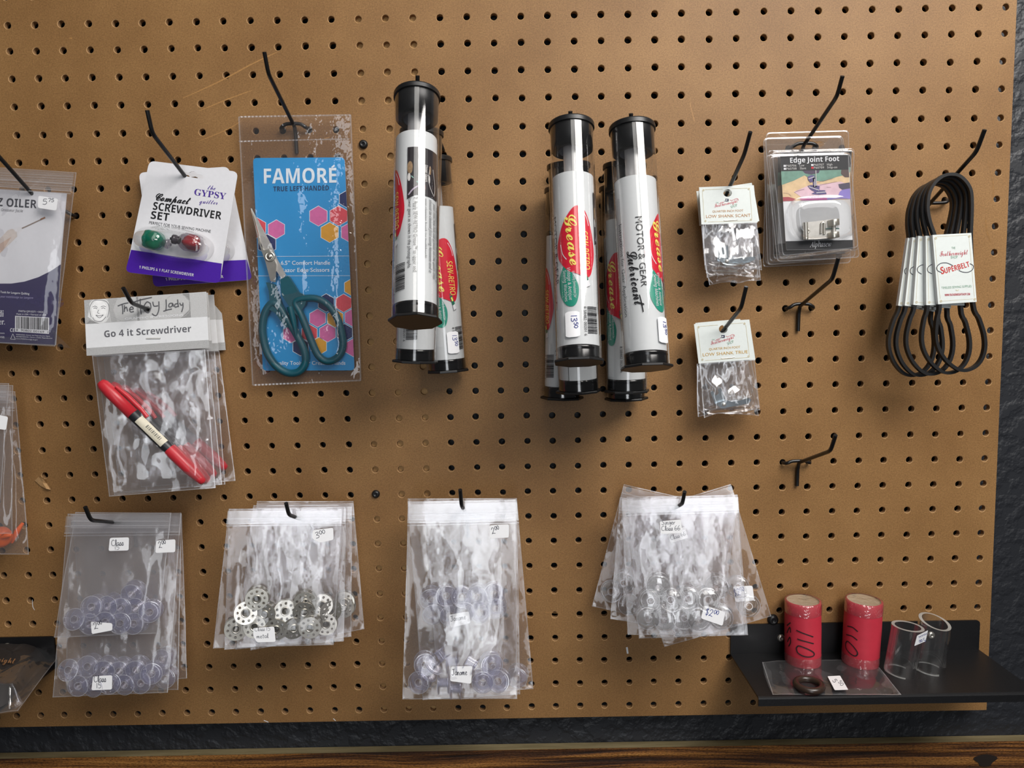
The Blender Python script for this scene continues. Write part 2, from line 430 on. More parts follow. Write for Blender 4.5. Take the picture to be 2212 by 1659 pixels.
def hand(b, mp, s, p0, p1, cap, mat, w, wd=None):
    """handwriting: starts at p0, heads for p1 (direction only, and it is fitted to that length); ^ raises and shrinks what follows"""
    p0 = Vector(p0); e = Vector(p1) - p0; L = e.length; d = e / L; up = Vector((d.y, -d.x))
    lay = []; x = 0; k = 1; dy = 0
    for ch in s:
        if ch == '^': k, dy = .62, .5; continue
        st, adv = HW[ch]; lay.append((st, x, k, dy)); x += adv * k
    sx = L / x
    for st, x0, k, dy in lay:
        for poly in st:
            pts = []
            for a, c in poly:
                q = p0 + d * ((x0 + a * k) * sx) + up * ((dy + c * k) * cap); pts.append((q.x, q.y))
            stroke(b, mp, pts, wd or cap * .09, mat, w)
def barcode(b, mp, p0, p1, p2, mat, w, n=30, seed=1):
    """bars from p0 to p1, each reaching towards p2 (p0->p2 is a bar's length)"""
    rg = random.Random(seed); p0 = Vector(p0); e = Vector(p1) - p0; f = Vector(p2) - p0; x = 0; seq = []
    for i in range(n): a = rg.choice((1, 1, 2, 3)); g = rg.choice((1, 1, 2)); seq.append((x, x + a)); x += a + g
    for a, c in seq:
        q0 = p0 + e * (a / x); q1 = p0 + e * (c / x); h = 4
        for k in range(h):
            A = f * (k / h); C = f * ((k + 1) / h)
            b.poly([mp.m(*(q0 + A), w), mp.m(*(q1 + A), w), mp.m(*(q1 + C), w), mp.m(*(q0 + C), w)], mat)

def quadgrid(q, s, t):
    return (q[0] * (1 - s) + q[1] * s) * (1 - t) + (q[3] * (1 - s) + q[2] * s) * t
def loc(mp, pts): return [mp.m(x, y) for x, y in pts]

def sticker(root, mp, quad, r, w, draw=None, name='price_sticker', label=None, mat=None):
    b = B(); L = rnd([mp.m(x, y, w).to_2d() for x, y in quad], r); slab(b, L, w, w + .00012, mat or STICK)
    if draw: draw(b, w + .0002)
    o = b.build(name, root)
    if label: o['label'] = label
    return o

def bag(root, mp, quad, thick=.005, seed=1, amp=.0009, freq=55., mat=None, zip_t=None, bottom=None, flat=.1, nx=34, ny=44, edge=True, top_thick=.0012, curl=0., name='film', stretch=.45, back=.6):
    """soft bag: two crinkled sheets that meet at the edges, a fuller belly low down; zip_t = (t0, t1) of the press seal"""
    mat = mat or FILM; Q = loc(mp, quad); rg = random.Random(seed); off = Vector((rg.random() * 50, rg.random() * 50, rg.random() * 50))
    b = B(); b.M(mat)
    def pt(s, t, sgn):
        p = quadgrid(Q, s, t)
        es = min(s, 1 - s); et = min(1 - t, t + .12); e = min(1, es / .16) * min(1, et / .12); e = e * e * (3 - 2 * e)
        full = top_thick + (thick - top_thick) * min(1, max(0, (t - .12) / .7))
        q = Vector((p.x * freq, p.y * freq * stretch, sgn * 3.1)) + off
        a = 1 - abs(noise.noise(q)) * 2.6; c = noise.noise(q * 2.3 + off); fl = noise.noise(q * .35)
        k = (.25 + .75 * min(1, max(0, (t - flat) / .25)))
        wv = (full if sgn > 0 else -full * back) * e * (.75 + .5 * fl) + k * amp * (a * .8 + c * .7) * (.35 + .65 * e) + curl * noise.noise(Vector((s * 2.2, t * 2.2, 7)) + off) * .004
        drop = 0 if bottom is None else bottom * noise.noise(Vector((s * 3, 1.7, 2)) + off) * t ** 4
        return Vector((p.x, p.y + drop, wv))
    for sgn in (1, -1):
        vs = [pt(i / nx, j / ny, sgn) for j in range(ny + 1) for i in range(nx + 1)]
        fs = []
        for j in range(ny):
            for i in range(nx):
                a = j * (nx + 1) + i; f = [a, a + nx + 1, a + nx + 2, a + 1]; fs.append(f if sgn > 0 else f[::-1])
        b.add(vs, fs, mat, True)
        if sgn > 0 and edge:
            wdt = .0008
            def rib(line):
                vv = []
                for s, t in line:
                    p = pt(s, t, 1); c = quadgrid(Q, .5, .5); dirv = Vector((c.x - p.x, c.y - p.y, 0))
                    if line[0][0] == line[-1][0]: dirv = Vector((math.copysign(1, dirv.x), 0, 0))
                    else: dirv = Vector((0, math.copysign(1, dirv.y), 0))
                    vv += [p + Vector((0, 0, .0002)), p + dirv * wdt + Vector((0, 0, .0003))]
                b.add(vv, [[2 * k, 2 * k + 1, 2 * k + 3, 2 * k + 2] for k in range(len(line) - 1)], EDGE, True)
            rib([(0, k / ny) for k in range(ny + 1)]); rib([(1, k / ny) for k in range(ny + 1)]); rib([(k / nx, 1) for k in range(nx + 1)]); rib([(k / nx, 0) for k in range(nx + 1)])
    o = b.build(name, root)
    if zip_t:
        z = B(); t0, t1 = zip_t
        def strip(ta, tb, w, mt):
            vs = []
            for k in range(25):
                s = k / 24
                for t in (ta, tb):
                    p = quadgrid(Q, s, t); vs.append((p.x, p.y, w + .0004 * noise.noise(Vector((s * 4, t * 9, seed)))))
            z.add(vs, [[2 * k, 2 * k + 1, 2 * k + 3, 2 * k + 2] for k in range(24)], mt, True)
        strip(t0, t1, top_thick + .0022, ZIP)
        h = (Q[0] - Q[3]).length
        for tt in (t1 - .004, t1 + .010, t0 + (t1 - t0) * .55): strip(tt, tt + .0011 / h, top_thick + .0030, EDGE)
        z.build('zip_seal', root)
    return o

# ------------------------------------------------------------------ the setting: wall, battens, pegboard, plank
XC = [-.0750-.0254, -.0750, -.0496, -.0246, 0, .0253, .0506, .0761, .1015, .1269, .1524, .1778, .2032, .2286, .2541, .2797, .3052, .3308, .3564, .3821, .4075, .4329, .4582, .4835, .5088, .5341, .5594, .5847, .6100, .6354, .6614, .6873, .7130, .7387, .7642, .7895, .8147, .8399, .8654, .8907, .9158, .9407]
ZR = [.0254, 0, -.0239, -.0490, -.0746, -.1009, -.1265, -.1523, -.1775, -.2028, -.2282, -.2535, -.2788, -.3041, -.3293, -.3547, -.3804, -.4061, -.4318, -.4574, -.4827, -.5084, -.5343, -.5604, -.5857, -.6104, -.6349, -.6595, -.6841]
WALLY = .021
b = B(); b.poly([(-.5, WALLY, -1.1), (1.6, WALLY, -1.1), (1.6, WALLY, .5), (-.5, WALLY, .5)], WALL)
struct(b.build('wall_back'), 'charcoal wall with an orange-peel paint texture behind the pegboard', 'wall')

def pegboard():
    rg = random.Random(3); b = B(); T = .0055; N = 16
    ex = [(XC[i] + XC[i + 1]) / 2 for i in range(len(XC) - 1)]; ez = [(ZR[i] + ZR[i + 1]) / 2 for i in range(len(ZR) - 1)]
    zt = .0400; zb = -.6963
    X = lambda k, z: (XC[0] - .02 if k < 0 else (ex[k] if k < len(ex) else .9510 + (z + .0) * (-.0038 / .70)))
    Z = lambda k: zt if k < 0 else (ez[k] if k < len(ez) else zb)
    for i, cx in enumerate(XC):
        for j, cz in enumerate(ZR):
            z1, z0 = Z(j - 1), Z(j); c = Vector((cx + rg.uniform(-.0003, .0003), 0, cz + rg.uniform(-.0003, .0003)))
            if abs(cx - .2541) < .001 and abs(cz + .1) < 0: continue
            r = .00325 * rg.uniform(.97, 1.04)
            x0t, x1t, x0b, x1b = X(i - 1, z1), X(i, z1), X(i - 1, z0), X(i, z0)
            sq = [];
            for k in range(N):
                a = 2 * math.pi * k / N + math.pi / 4; t = (k % 4) / 4; s = k // 4
                cr = [Vector((x1t, 0, z1)), Vector((x0t, 0, z1)), Vector((x0b, 0, z0)), Vector((x1b, 0, z0))]
                sq.append(cr[s] * (1 - t) + cr[(s + 1) % 4] * t)
            ang = [2 * math.pi * k / N + math.pi / 4 for k in range(N)]
            rr = [r * rg.uniform(.97, 1.03) for _ in ang]
            h0 = [c + Vector((math.cos(a), 0, math.sin(a))) * (q + .00045) for a, q in zip(ang, rr)]
            h1 = [c + Vector((math.cos(a), 0, math.sin(a))) * q + Vector((0, .0004, 0)) for a, q in zip(ang, rr)]
            h2 = [p + Vector((0, T - .0004, 0)) for p in h1]
            n = N; ring = lambda a, c2: [[a + k, c2 + k, c2 + (k + 1) % n, a + (k + 1) % n] for k in range(n)]
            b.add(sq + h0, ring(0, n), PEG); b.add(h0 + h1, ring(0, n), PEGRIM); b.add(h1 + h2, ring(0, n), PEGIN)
    # back face, outer edges
    xr_t, xr_b = X(99, zt), X(99, zb); xl = XC[0] - .02
    b.add([(xr_t, 0, zt), (xr_b, 0, zb), (xr_b, T, zb), (xr_t, T, zt)], [[0, 1, 2, 3]], PEGRIM)
    b.add([(xl, 0, zb), (xr_b, 0, zb), (xr_b, T, zb), (xl, T, zb)], [[0, 3, 2, 1]], PEGRIM)
    b.add([(xl, 0, zt), (xr_t, 0, zt), (xr_t, T, zt), (xl, T, zt)], [[0, 1, 2, 3]], PEGRIM)
    # scuffs and stains on the face
    F0 = Fr(1106, 830, 0)
    def scuff(pts, wd, mat=SCR):
        P = [F0.m(x, y) + F0.o for x, y in pts]
        stroke(b, type('m', (), {'m': staticmethod(lambda x, y, w: F0.o + F0.u * F0.m(x, y).x + F0.v * F0.m(x, y).y + Vector((0, -w, 0)))}), pts, wd, mat, .00006, 4, True)
    scuff([(395, 212), (470, 178), (545, 138), (600, 112)], 3); scuff([(430, 240), (490, 215), (545, 195)], 2.5); scuff([(430, 305), (490, 280), (520, 262)], 2)
    scuff([(150, 82), (156, 83)], 4); scuff([(1490, 222), (1500, 262)], 2); scuff([(700, 300), (712, 296)], 3)
    scuff([(2133, 345), (2143, 380), (2146, 420), (2140, 440)], 4, DAMP); scuff([(2129, 470), (2132, 500), (2141, 525)], 4, DAMP); scuff([(1176, 1322), (1212, 1325)], 1.2)
    scuff([(1354, 1398), (1356, 1412)], 5, WHITE2); scuff([(570, 1556), (580, 1560)], 2, WHITE2); scuff([(720, 1552), (725, 1557)], 2, WHITE2)
    scuff([(70, 1295), (71, 1310), (75, 1318)], 1.4, WHITE2)
    o = b.build('pegboard'); tag(o, 'brown perforated hardboard pegboard that everything hangs on', 'pegboard')
    # torn flap of board skin under one hole at the lower left
    f = B(); fr = Fr(90, 1035, .0005); q = [(75, 1038), (83, 1030), (92, 1033), (101, 1045), (109, 1058), (100, 1056), (88, 1050)]
    pts = [fr.m(x, y, .0008 + .0014 * ((i * 7) % 3)) for i, (x, y) in enumerate(q)]; c = fr.m(92, 1042, .002)
    f.add(pts + [c], [[len(pts), k, (k + 1) % len(pts)] for k in range(len(pts))], PEGRIM)
    f.add([p - Vector((0, 0, .0012)) for p in pts] + [c], [[len(pts), k, (k + 1) % len(pts)] for k in range(len(pts))], PEG)
    pe = f.build('torn_flap', o); pe.matrix_world = fr.mat()
    return o
pegboard()
b = B(); box(b, (.3235, .0056, -.69), (.3875, .0205, .035), BATTEN)
struct(b.build('trim_1'), 'pine batten behind the pegboard, seen through its holes', 'batten')
zp = W(1106, 1606.5, -WALLY).z
fp = CAM + ray(1106, 1620) * ((zp - CAM.z) / ray(1106, 1620).z)
b = B(); box(b, (-.4, fp.y, zp - .14), (1.5, WALLY - .0005, zp), SAWN)
b.add([(-.4, fp.y, zp + .0002), (1.5, fp.y, zp + .0002), (1.5, WALLY - .0006, zp + .0002), (-.4, WALLY - .0006, zp + .0002)], [[0, 1, 2, 3]], EDGEW)
o = b.build('trim_2'); struct(o, 'rough-sawn brown wooden plank along the bottom of the wall', 'plank')
kb = B(); K = Vector((W(2128, 1642, -fp.y).x, fp.y - .0006, W(2128, 1642, -fp.y).z))
kb.poly([K + Vector((.011 * math.cos(a) * (1 + .3 * math.sin(3 * a)), 0, .007 * math.sin(a))) for a in [k * math.pi / 10 for k in range(20)]], simple('knot_wood', '#1c120c', .6))
kk = kb.build('knot', o)

def screw(name, px, py, d, r, mat, label, group=None):
    c = W(px, py, d); b = B()
    lathe(b, [(r, 0), (r * .95, r * .35), (r * .6, r * .62), (r * .42, r * .66), (r * .3, r * .3), (0.0002, r * .28)], mat, 20, c, Vector((0, -1, 0)), Vector((1, 0, 0)))
    for a in (0, math.pi / 2):
        u = Vector((math.cos(a), 0, math.sin(a))); v = Vector((-math.sin(a), 0, math.cos(a))); n = Vector((0, -1, 0)) * r * .5
        b.poly([c + n * .6 + u * r * .42 + v * r * .08, c + n * .6 - u * r * .42 + v * r * .08, c + n * .6 - u * r * .42 - v * r * .08, c + n * .6 + u * r * .42 - v * r * .08], BLACK)
    lathe(b, [(r * .5, 0), (r * .45, -.012)], mat, 12, c, Vector((0, -1, 0)), Vector((1, 0, 0)))
    o = b.build(name); tag(o, label, 'screw', group)
screw('screw', 785, 312, .0005, .0043, CAPBLK, 'black screw driven into the board right of the scissors pouch')
screw('screw', 812, 1067, .0005, .0041, CAPBLK, 'black screw driven into the board above and between two bobbin bags')
screw('screw', 1669, 1338, .0005, .0056, CAPBLK, 'big black screw just above the top left of the small shelf')

# ------------------------------------------------------------------ peg hooks
def hook(label, bend, tip, through=None, X=None, dk=.075, dt=.083, slope=20., barz=None, stem=True, group='black wire peg hooks'):
    K = W(*bend, dk) if X is None else atX(*bend, X)
    X = K.x
    T = atX(*tip, X) if abs(bend[0] - 1104) > 500 else W(*tip, dt)
    if through: H = atX(*through, X); sl = (K.z - H.z) / (H.y - K.y)
    else: sl = math.tan(math.radians(slope))
    base = Vector((X, -.0065, K.z - sl * (-.0065 - K.y)))
    t = thing('peg_hook', label, 'hook', group=group, M=Matrix.Translation(base))
    a = B(); r = .00178
    dK = (K - base).normalized(); dT = (T - K).normalized()
    bendpts = smoothpts([K - dK * .005, K - dK * .0012 + dT * .0012, K + dT * .005], 4)
    pts = [Vector((0, -.001, -.0)), *[p - base for p in bendpts], T - base]
    pts = [p for p in pts]
    if stem: pts = [Vector((0, .0042, -.025)), Vector((0, .0035, -.008)), Vector((0, .001, -.0015))] + pts[0:]
    sweep(a, pts, r, WIRE, 10); a.build('arm', t)
    c = B(); cx = min(range(len(XC) - 1), key=lambda i: abs((XC[i] + XC[i + 1]) / 2 - X)); x0, x1 = XC[cx] - X, XC[cx + 1] - X
    z = 0.
    zh = min(ZR, key=lambda q: abs(q - (base.z - .003))) - base.z
    zh = max(-.010, min(.010, zh))
    cp = smoothpts([(x0, .013, zh + .001), (x0, .0035, zh), (x0 + .002, -.0005, zh * .5), (x0 + .007, -.001, .0012), (x1 - .007, -.001, .0012), (x1 - .002, -.0005, zh * .5), (x1, .0035, zh), (x1, .013, zh + .001)], 4)
    sweep(c, cp, r * .95, WIRE, 10); c.build('crossbar', t)
    return t, base, K, T
def onhook(h, d):
    """point on a hook's arm at distance d from the board"""
    _, base, K, T = h; k = (-d - base.y) / (K.y - base.y); return base + (K - base) * k

H_oil = hook('black peg hook holding the oiler bag at the left edge', (-14, 325), (-22, 300), (48, 394))
H_com = hook('black peg hook through the compact screwdriver card', (329, 288), (318, 238), (399, 379), X=W(399, 379, .033).x)
H_toy = hook('black peg hook through the grey and white screwdriver header', (284, 655), (266, 622), (320, 668), X=.1377)
H_fam = hook('tall black peg hook holding the blue scissors pouch', (580, 160), (571, 112), (633, 266))
H_sca = hook('black peg hook through the low shank scant headers', (1608, 333), (1621, 285), (1574, 408))
H_tru = hook('black peg hook through the low shank true headers', (1601, 665), (1612, 619), (1568, 706))
H_edg = hook('black peg hook holding the clear edge joint foot blisters', (1808, 208), (1820, 164), (1741, 306))
H_em1 = hook('empty black peg hook just below the blister packs', (1798, 603), (1811, 557), (1731, 658), group=None)
H_em2 = hook('empty black peg hook above the small black shelf', (1794, 974), (1805, 940), (1724, 999), group=None)
H_bel = hook('black peg hook holding the black rubber belts', (2109, 328), (2127, 280), (2050, 393))
H_c15 = hook('black peg hook through the lowest left bag of clear bobbins', (196, 1124), (184, 1095), (272, 1130))
H_met = hook('black peg hook through the bag of metal bobbins', (624, 1112), (618, 1087), None, slope=22)
H_jan = hook('black peg hook through the tall narrow bag of clear bobbins', (997, 1092), (994, 1058), None, slope=22)
H_sin = hook('black peg hook through the fanned bags of clear bobbins', (1474, 1088), (1479, 1062), None, slope=22)
def longhook(label, tip, lidpx, dlid):
    return hook(label, (tip[0], tip[1] + 24), tip, None, dk=.086, dt=.090, slope=16)
H_t1 = longhook('black peg hook tip behind the lid of the lone front grease tube', (902, 163), None, None)
H_t2 = longhook('black peg hook tip above the left lid of the middle tubes', (1232, 240), None, None)
H_t3 = longhook('black peg hook tip above the right lid of the middle tubes', (1363, 245), None, None)

# ------------------------------------------------------------------ oiler bag at the left edge
fr = Fr(50, 560, .030); t = thing('oiler_bag', 'clear bag with white and purple oiler card, cut off by the left edge', 'bag', fr)
z = fr.z(0, 320, 3.607)
card = B(); L = [(-330, 300), (518, 352), (482, 740), (432, 1535), (-330, 1500)]
slab(card, loc(z, L), -.001, -.0006, WHITE)
def pm(pts, mat, w=-.0005): pp(card, z, pts, mat, w)
DP = simple('dark_purple_print', '#332c56', .45, var=.04)
pm([(-330, 1000), (-150, 1040), (0, 1055), (90, 1055), (190, 1040), (300, 1005), (400, 955), (474, 905), (432, 1533), (-330, 1498)], DP)
text(card, z, sbold('EZ OILER'), (-63, 448), (284, 468), 62, simple('dark_grey_ink', '#3a3a42', .5), -.0004)
text(card, z, ital('Graisseur facile'), (8, 490), (178, 500), 20, GREYINK, -.0004)
text(card, z, 'Tools for Longarm Quilting', (2, 1128), (228, 1142), 16, WHITE, -.0003, off=.01)
text(card, z, ital('pour matelassage sur Longarm'), (2, 1163), (258, 1175), 15, simple('lilac_ink', '#a8a2c8', .5), -.0003)
text(card, z, serif('Handi'), (-100, 1310), (28, 1313), 50, WHITE, -.0003); text(card, z, serif('Quilter.'), (-110, 1372), (38, 1374), 45, WHITE, -.0003)
text(card, z, 'PART# QM10271 • 0424', (145, 1276), (335, 1284), 14, WHITE, -.0003); text(card, z, 'Made in USA • Fabriqué en USA', (128, 1298), (360, 1306), 12, WHITE, -.0003)
pm([(118, 1306), (384, 1320), (382, 1448), (116, 1430)], WHITE, -.0003)
barcode(card, z, (126, 1312), (376, 1325), (126, 1405), BLACK, -.0002, 34, 2); text(card, z, '8  90802 00169  1', (124, 1424), (374, 1442), 16, BLACK, -.0002)
text(card, z, sbold('CE'), (78, 1430), (112, 1432), 26, WHITE, -.0003)
for a, c in (((82, 1488), (100, 1446)), ((100, 1446), (120, 1490)), ((120, 1490), (82, 1488))): stroke(card, z, [a, c], 3, WHITE, -.0003, 0)
text(card, z, 'WARNING: Cancer and Reproductive Harm', (124, 1456), (388, 1470), 9, WHITE, -.0003); text(card, z, 'ADVERTENCIA: Cáncer y Daño Reproductivo', (124, 1472), (408, 1486), 9, WHITE, -.0003)
text(card, z, 'www.P65Warnings.ca.gov', (124, 1488), (294, 1498), 9, WHITE, -.0003)
text(card, z, '.com', (-6, 1446), (34, 1448), 14, WHITE, -.0003); text(card, z, '(458)', (-6, 1478), (34, 1480), 14, WHITE, -.0003)
OILB = simple('printed_bottle', '#d8cdc6', .5); 
pm([(-60, 770), (60, 640), (95, 628), (130, 650), (133, 690), (20, 800), (-60, 860)], OILB); pm([(-60, 830), (0, 745), (90, 690), (20, 800), (-60, 870)], simple('printed_oil', '#cdb4a4', .5), -.00045)
pm([(105, 632), (160, 608), (172, 640), (135, 690), (118, 650)], simple('printed_white_cap', '#e2e0e2', .5)); stroke(card, z, [(170, 625), (200, 612), (320, 556)], 9, simple('printed_needle', '#8f7f76', .4), -.0004, 0)
stroke(card, z, [(316, 556), (352, 540)], 13, simple('printed_copper', '#9a6a4a', .5), -.0004, 0)
DP2 = simple('purple_pattern', '#3d366a', .45)
for k in range(9):
    for q in range(3): stroke(card, z, ell(60 + 50 * k, 1150 + 26 * (k % 3), 14 + 10 * q, 14 + 10 * q, 12), 2.5, DP2, -.00042, 0)
card.build('printed_card', t)
bag(t, z, [(-340, 130), (597, 190), (430, 1545), (-340, 1500)], .007, 11, .0007, 45, zip_t=(.01, .11), top_thick=.0016)
c = B(); z0 = z
vs = [z.m(400, 1400, .001), z.m(555, 1560, .004), z.m(440, 1545, .003), z.m(470, 1480, .006)]
c.add(vs, [[0, 3, 2], [3, 1, 2]], FILM); c.build('corner_fold', t)
c = B(); 
for k in range(6): stroke(c, z, [(-300, 178 + 18 * k), (150, 200 + 19 * k), (575, 222 + 20 * k)], 4, EDGE, .0042, 0)
c.build('zip_ribs', t)
sticker(t, z, [(300, 370), (452, 395), (440, 487), (295, 465)], .002, .0078, lambda b, w: hand(b, z, '5^75', (332, 438), (424, 440), 42, PENINK, w, 4))

# ------------------------------------------------------------------ compact screwdriver cards
def screwdriver_card(label, quad, d, front):
    fr = Fr(400, 480, d, rot=0); t = thing('carded_screwdriver_set', label, 'blister card', fr, 'carded screwdriver sets')
    F = fr.z(280, 330, 5.719) if front else Proj(fr, quad)
    return t, fr
class Quad:
    """mapper that lays the front card's zoom-pixel artwork on another card's quad"""
    def __init__(s, fr, src, dst): s.fr, s.src, s.dst = fr, [Vector(p) for p in src], [Vector(p) for p in dst]
    def m(s, x, y, w=0.):
        a, b, d = s.src[0], s.src[1], s.src[3]; e, f = b - a, d - a; q = Vector((x, y)) - a
        det = e.x * f.y - e.y * f.x; u = (q.x * f.y - q.y * f.x) / det; v = (e.x * q.y - e.y * q.x) / det
        p = quadgrid(s.dst, u, v); return s.fr.m(p.x, p.y, w)
SRC = [(245, 98), (1340, 235), (1112, 1615), (-45, 1475)]
def gypsy_card(mp, t, full):
    c = B(); R = .0045
    out = rnd([p.to_2d() for p in loc(mp, SRC)], [.0055, .0055, .0055, .0055])
    slot = [(672, 248), (700, 243), (735, 250), (765, 232), (800, 230), (828, 248), (835, 270), (900, 275), (925, 292), (915, 318), (880, 322), (700, 292), (650, 288), (640, 262)]
    slab(c, out, -.0003, .0003, WHITE, PAPEREDGE, [[p.to_2d() for p in loc(mp, slot)]])
    q = [mp.m(x, y).to_2d() for x, y in ((30, 1200), (1135, 1368), (1112, 1613), (-44, 1474))]
    p0, p1, p2, p3 = q; ol = [p0, p1] + rnd([p0, p1, p2, p3], [0, 0, .0055, .0055])[2:]
    ex = (p1 - p0).normalized() * .0006
    c.poly([(p.x, p.y, .0005) for p in rnd([p0 - ex, p1 + ex, p2 + ex, p3 - ex], [0, 0, .0055, .0055])], PURPLE)
    text(c, mp, sbold('1 PHILIPS & 1 FLAT SCREWDRIVER'), (116, 1428), (790, 1528), 34, WHITE, .0007)
    for dx, dy in ((0, 0), (4, 1), (-3, 2), (1, -3)): text(c, mp, script('Compact'), (312 + dx, 585 + dy), (735 + dx, 638 + dy), 96, BLACK, .0005 + .00002 * dx, shear=.15)
    text(c, mp, sbold('SCREWDRIVER'), (284, 700), (1128, 824), 92, BLACK, .0005, res=6); text(c, mp, sbold('SET'), (258, 812), (482, 844), 92, BLACK, .0005, res=6)
    text(c, mp, 'PERFECT FOR YOUR SEWING MACHINE', (240, 878), (1000, 988), 34, BLACK, .0005, off=.012)
    text(c, mp, script('the'), (962, 452), (1056, 462), 62, PURPLE2, .0005, shear=.15); text(c, mp, sty('GYPSY', 0x1D400, 0x1D41A), (795, 520), (1185, 576), 78, PURPLE2, .0005)
    text(c, mp, script('quilter'), (862, 622), (1085, 640), 58, PURPLE2, .0005, shear=.15)
    c.build('printed_card', t)
    if full: 
        gl = B(); gl.build
    # clear dome over the tools
    D = B(); cx, cy = 545, 1128; ax, ay = Vector((500, 82)), Vector((-32, 205)); nr, ns = 10, 36; vs = []
    for i in range(nr + 1):
        r = i / nr; h = .0185 * (1 - max(0, (r - .5) / .5) ** 2.4) if r > .5 else .0185
        for k in range(ns):
            a = 2 * math.pi * k / ns; e = (math.copysign(abs(math.cos(a)) ** .85, math.cos(a)), math.copysign(abs(math.sin(a)) ** .85, math.sin(a)))
            p = Vector((cx, cy)) + ax * e[0] * r + ay * e[1] * r; vs.append(mp.m(p.x, p.y, h + .0006))
    D.add(vs, [[i * ns + k, (i + 1) * ns + k, (i + 1) * ns + (k + 1) % ns, i * ns + (k + 1) % ns] for i in range(nr) for k in range(ns)], CLAM, True)
    D.build('blister_dome', t)
fr = Fr(430, 490, .0075); t = thing('screwdriver_blister_card', 'rear white and purple screwdriver set card, tilted behind the front one', 'blister card', fr, 'carded screwdriver sets')
gypsy_card(Quad(fr, SRC, [(300, 373), (494, 360), (534, 606), (333, 620)]), t, False)
fr = Fr(400, 480, .033); FC = fr.z(280, 330, 5.719); t = thing('screwdriver_blister_card', 'front white and purple screwdriver set card with tools under a dome', 'blister card', fr, 'carded screwdriver sets')
gypsy_card(FC, t, True)
def stubby(label, c0, c1, mat, mat2, rz, cat='screwdriver'):
    """short fluted screwdriver: handle from c0 towards c1 (zoom pixels on the card)"""
    u = FC.unit(600, 1100); a = FC.m(*c0, .0096); e = FC.m(*c1, .0096); ax = (e - a); Lh = ax.length; R = rz * u
    t = thing('stubby_screwdriver', label, cat, fr)
    h = B(); lathe(h, [(0.0003, 0), (R * .55, 0), (R * .9, Lh * .08), (R, Lh * .25), (R, Lh * .68), (R * .8, Lh * .86), (R * .5, Lh), (0.0003, Lh)], mat, 36, a, ax, Vector((0, 0, 1)), rad=lambda q: 1 + .07 * math.cos(6 * q))
    h.build('handle', t)
    k = B(); lathe(k, [(0.0002, Lh), (R * .42, Lh), (R * .42, Lh * 1.14), (R * .52, Lh * 1.15), (R * .52, Lh * 1.28), (R * .3, Lh * 1.30), (R * .16, Lh * 1.31), (R * .15, Lh * 1.40), (0.0002, Lh * 1.41)], mat2, 24, a, ax, Vector((0, 0, 1)))
    k.build('shank', t)
    f = B()
    for q in (.9, 2.5, 4.2, 5.7):
        pass
    return t
stubby('stubby green-handled screwdriver under the clear dome', (185, 1050), (420, 1112), GRN_T, GRY_T, 116)
t = stubby('stubby red and smoke-clear screwdriver under the clear dome', (892, 1138), (615, 1082), GRY_T, simple('dark_shank', '#3a363c', .25), 112)
def core(t, c0, c1, mat, rz, ph):
    u = FC.unit(600, 1100); a = FC.m(*c0, .0096); e = FC.m(*c1, .0096); ax = e - a; L = ax.length; R = rz * u; q = B()
    lathe(q, [(.0002, L * .12), (R * .6, L * .14), (R * .93, L * .3), (R * .93, L * .62), (R * .55, L * .8), (.0002, L * .82)], mat, 36, a, ax, Vector((0, 0, 1)), rad=lambda g: .78 + .22 * math.cos(3 * g + ph)); q.build('coloured_core', t)
core(t, (892, 1138), (615, 1082), simple('red_acetate', '#d3202c', .2), 112, .6)
core(bpy.data.objects['stubby_screwdriver'], (185, 1050), (420, 1112), simple('green_acetate_solid', '#1fa57c', .2), 116, 2.4)

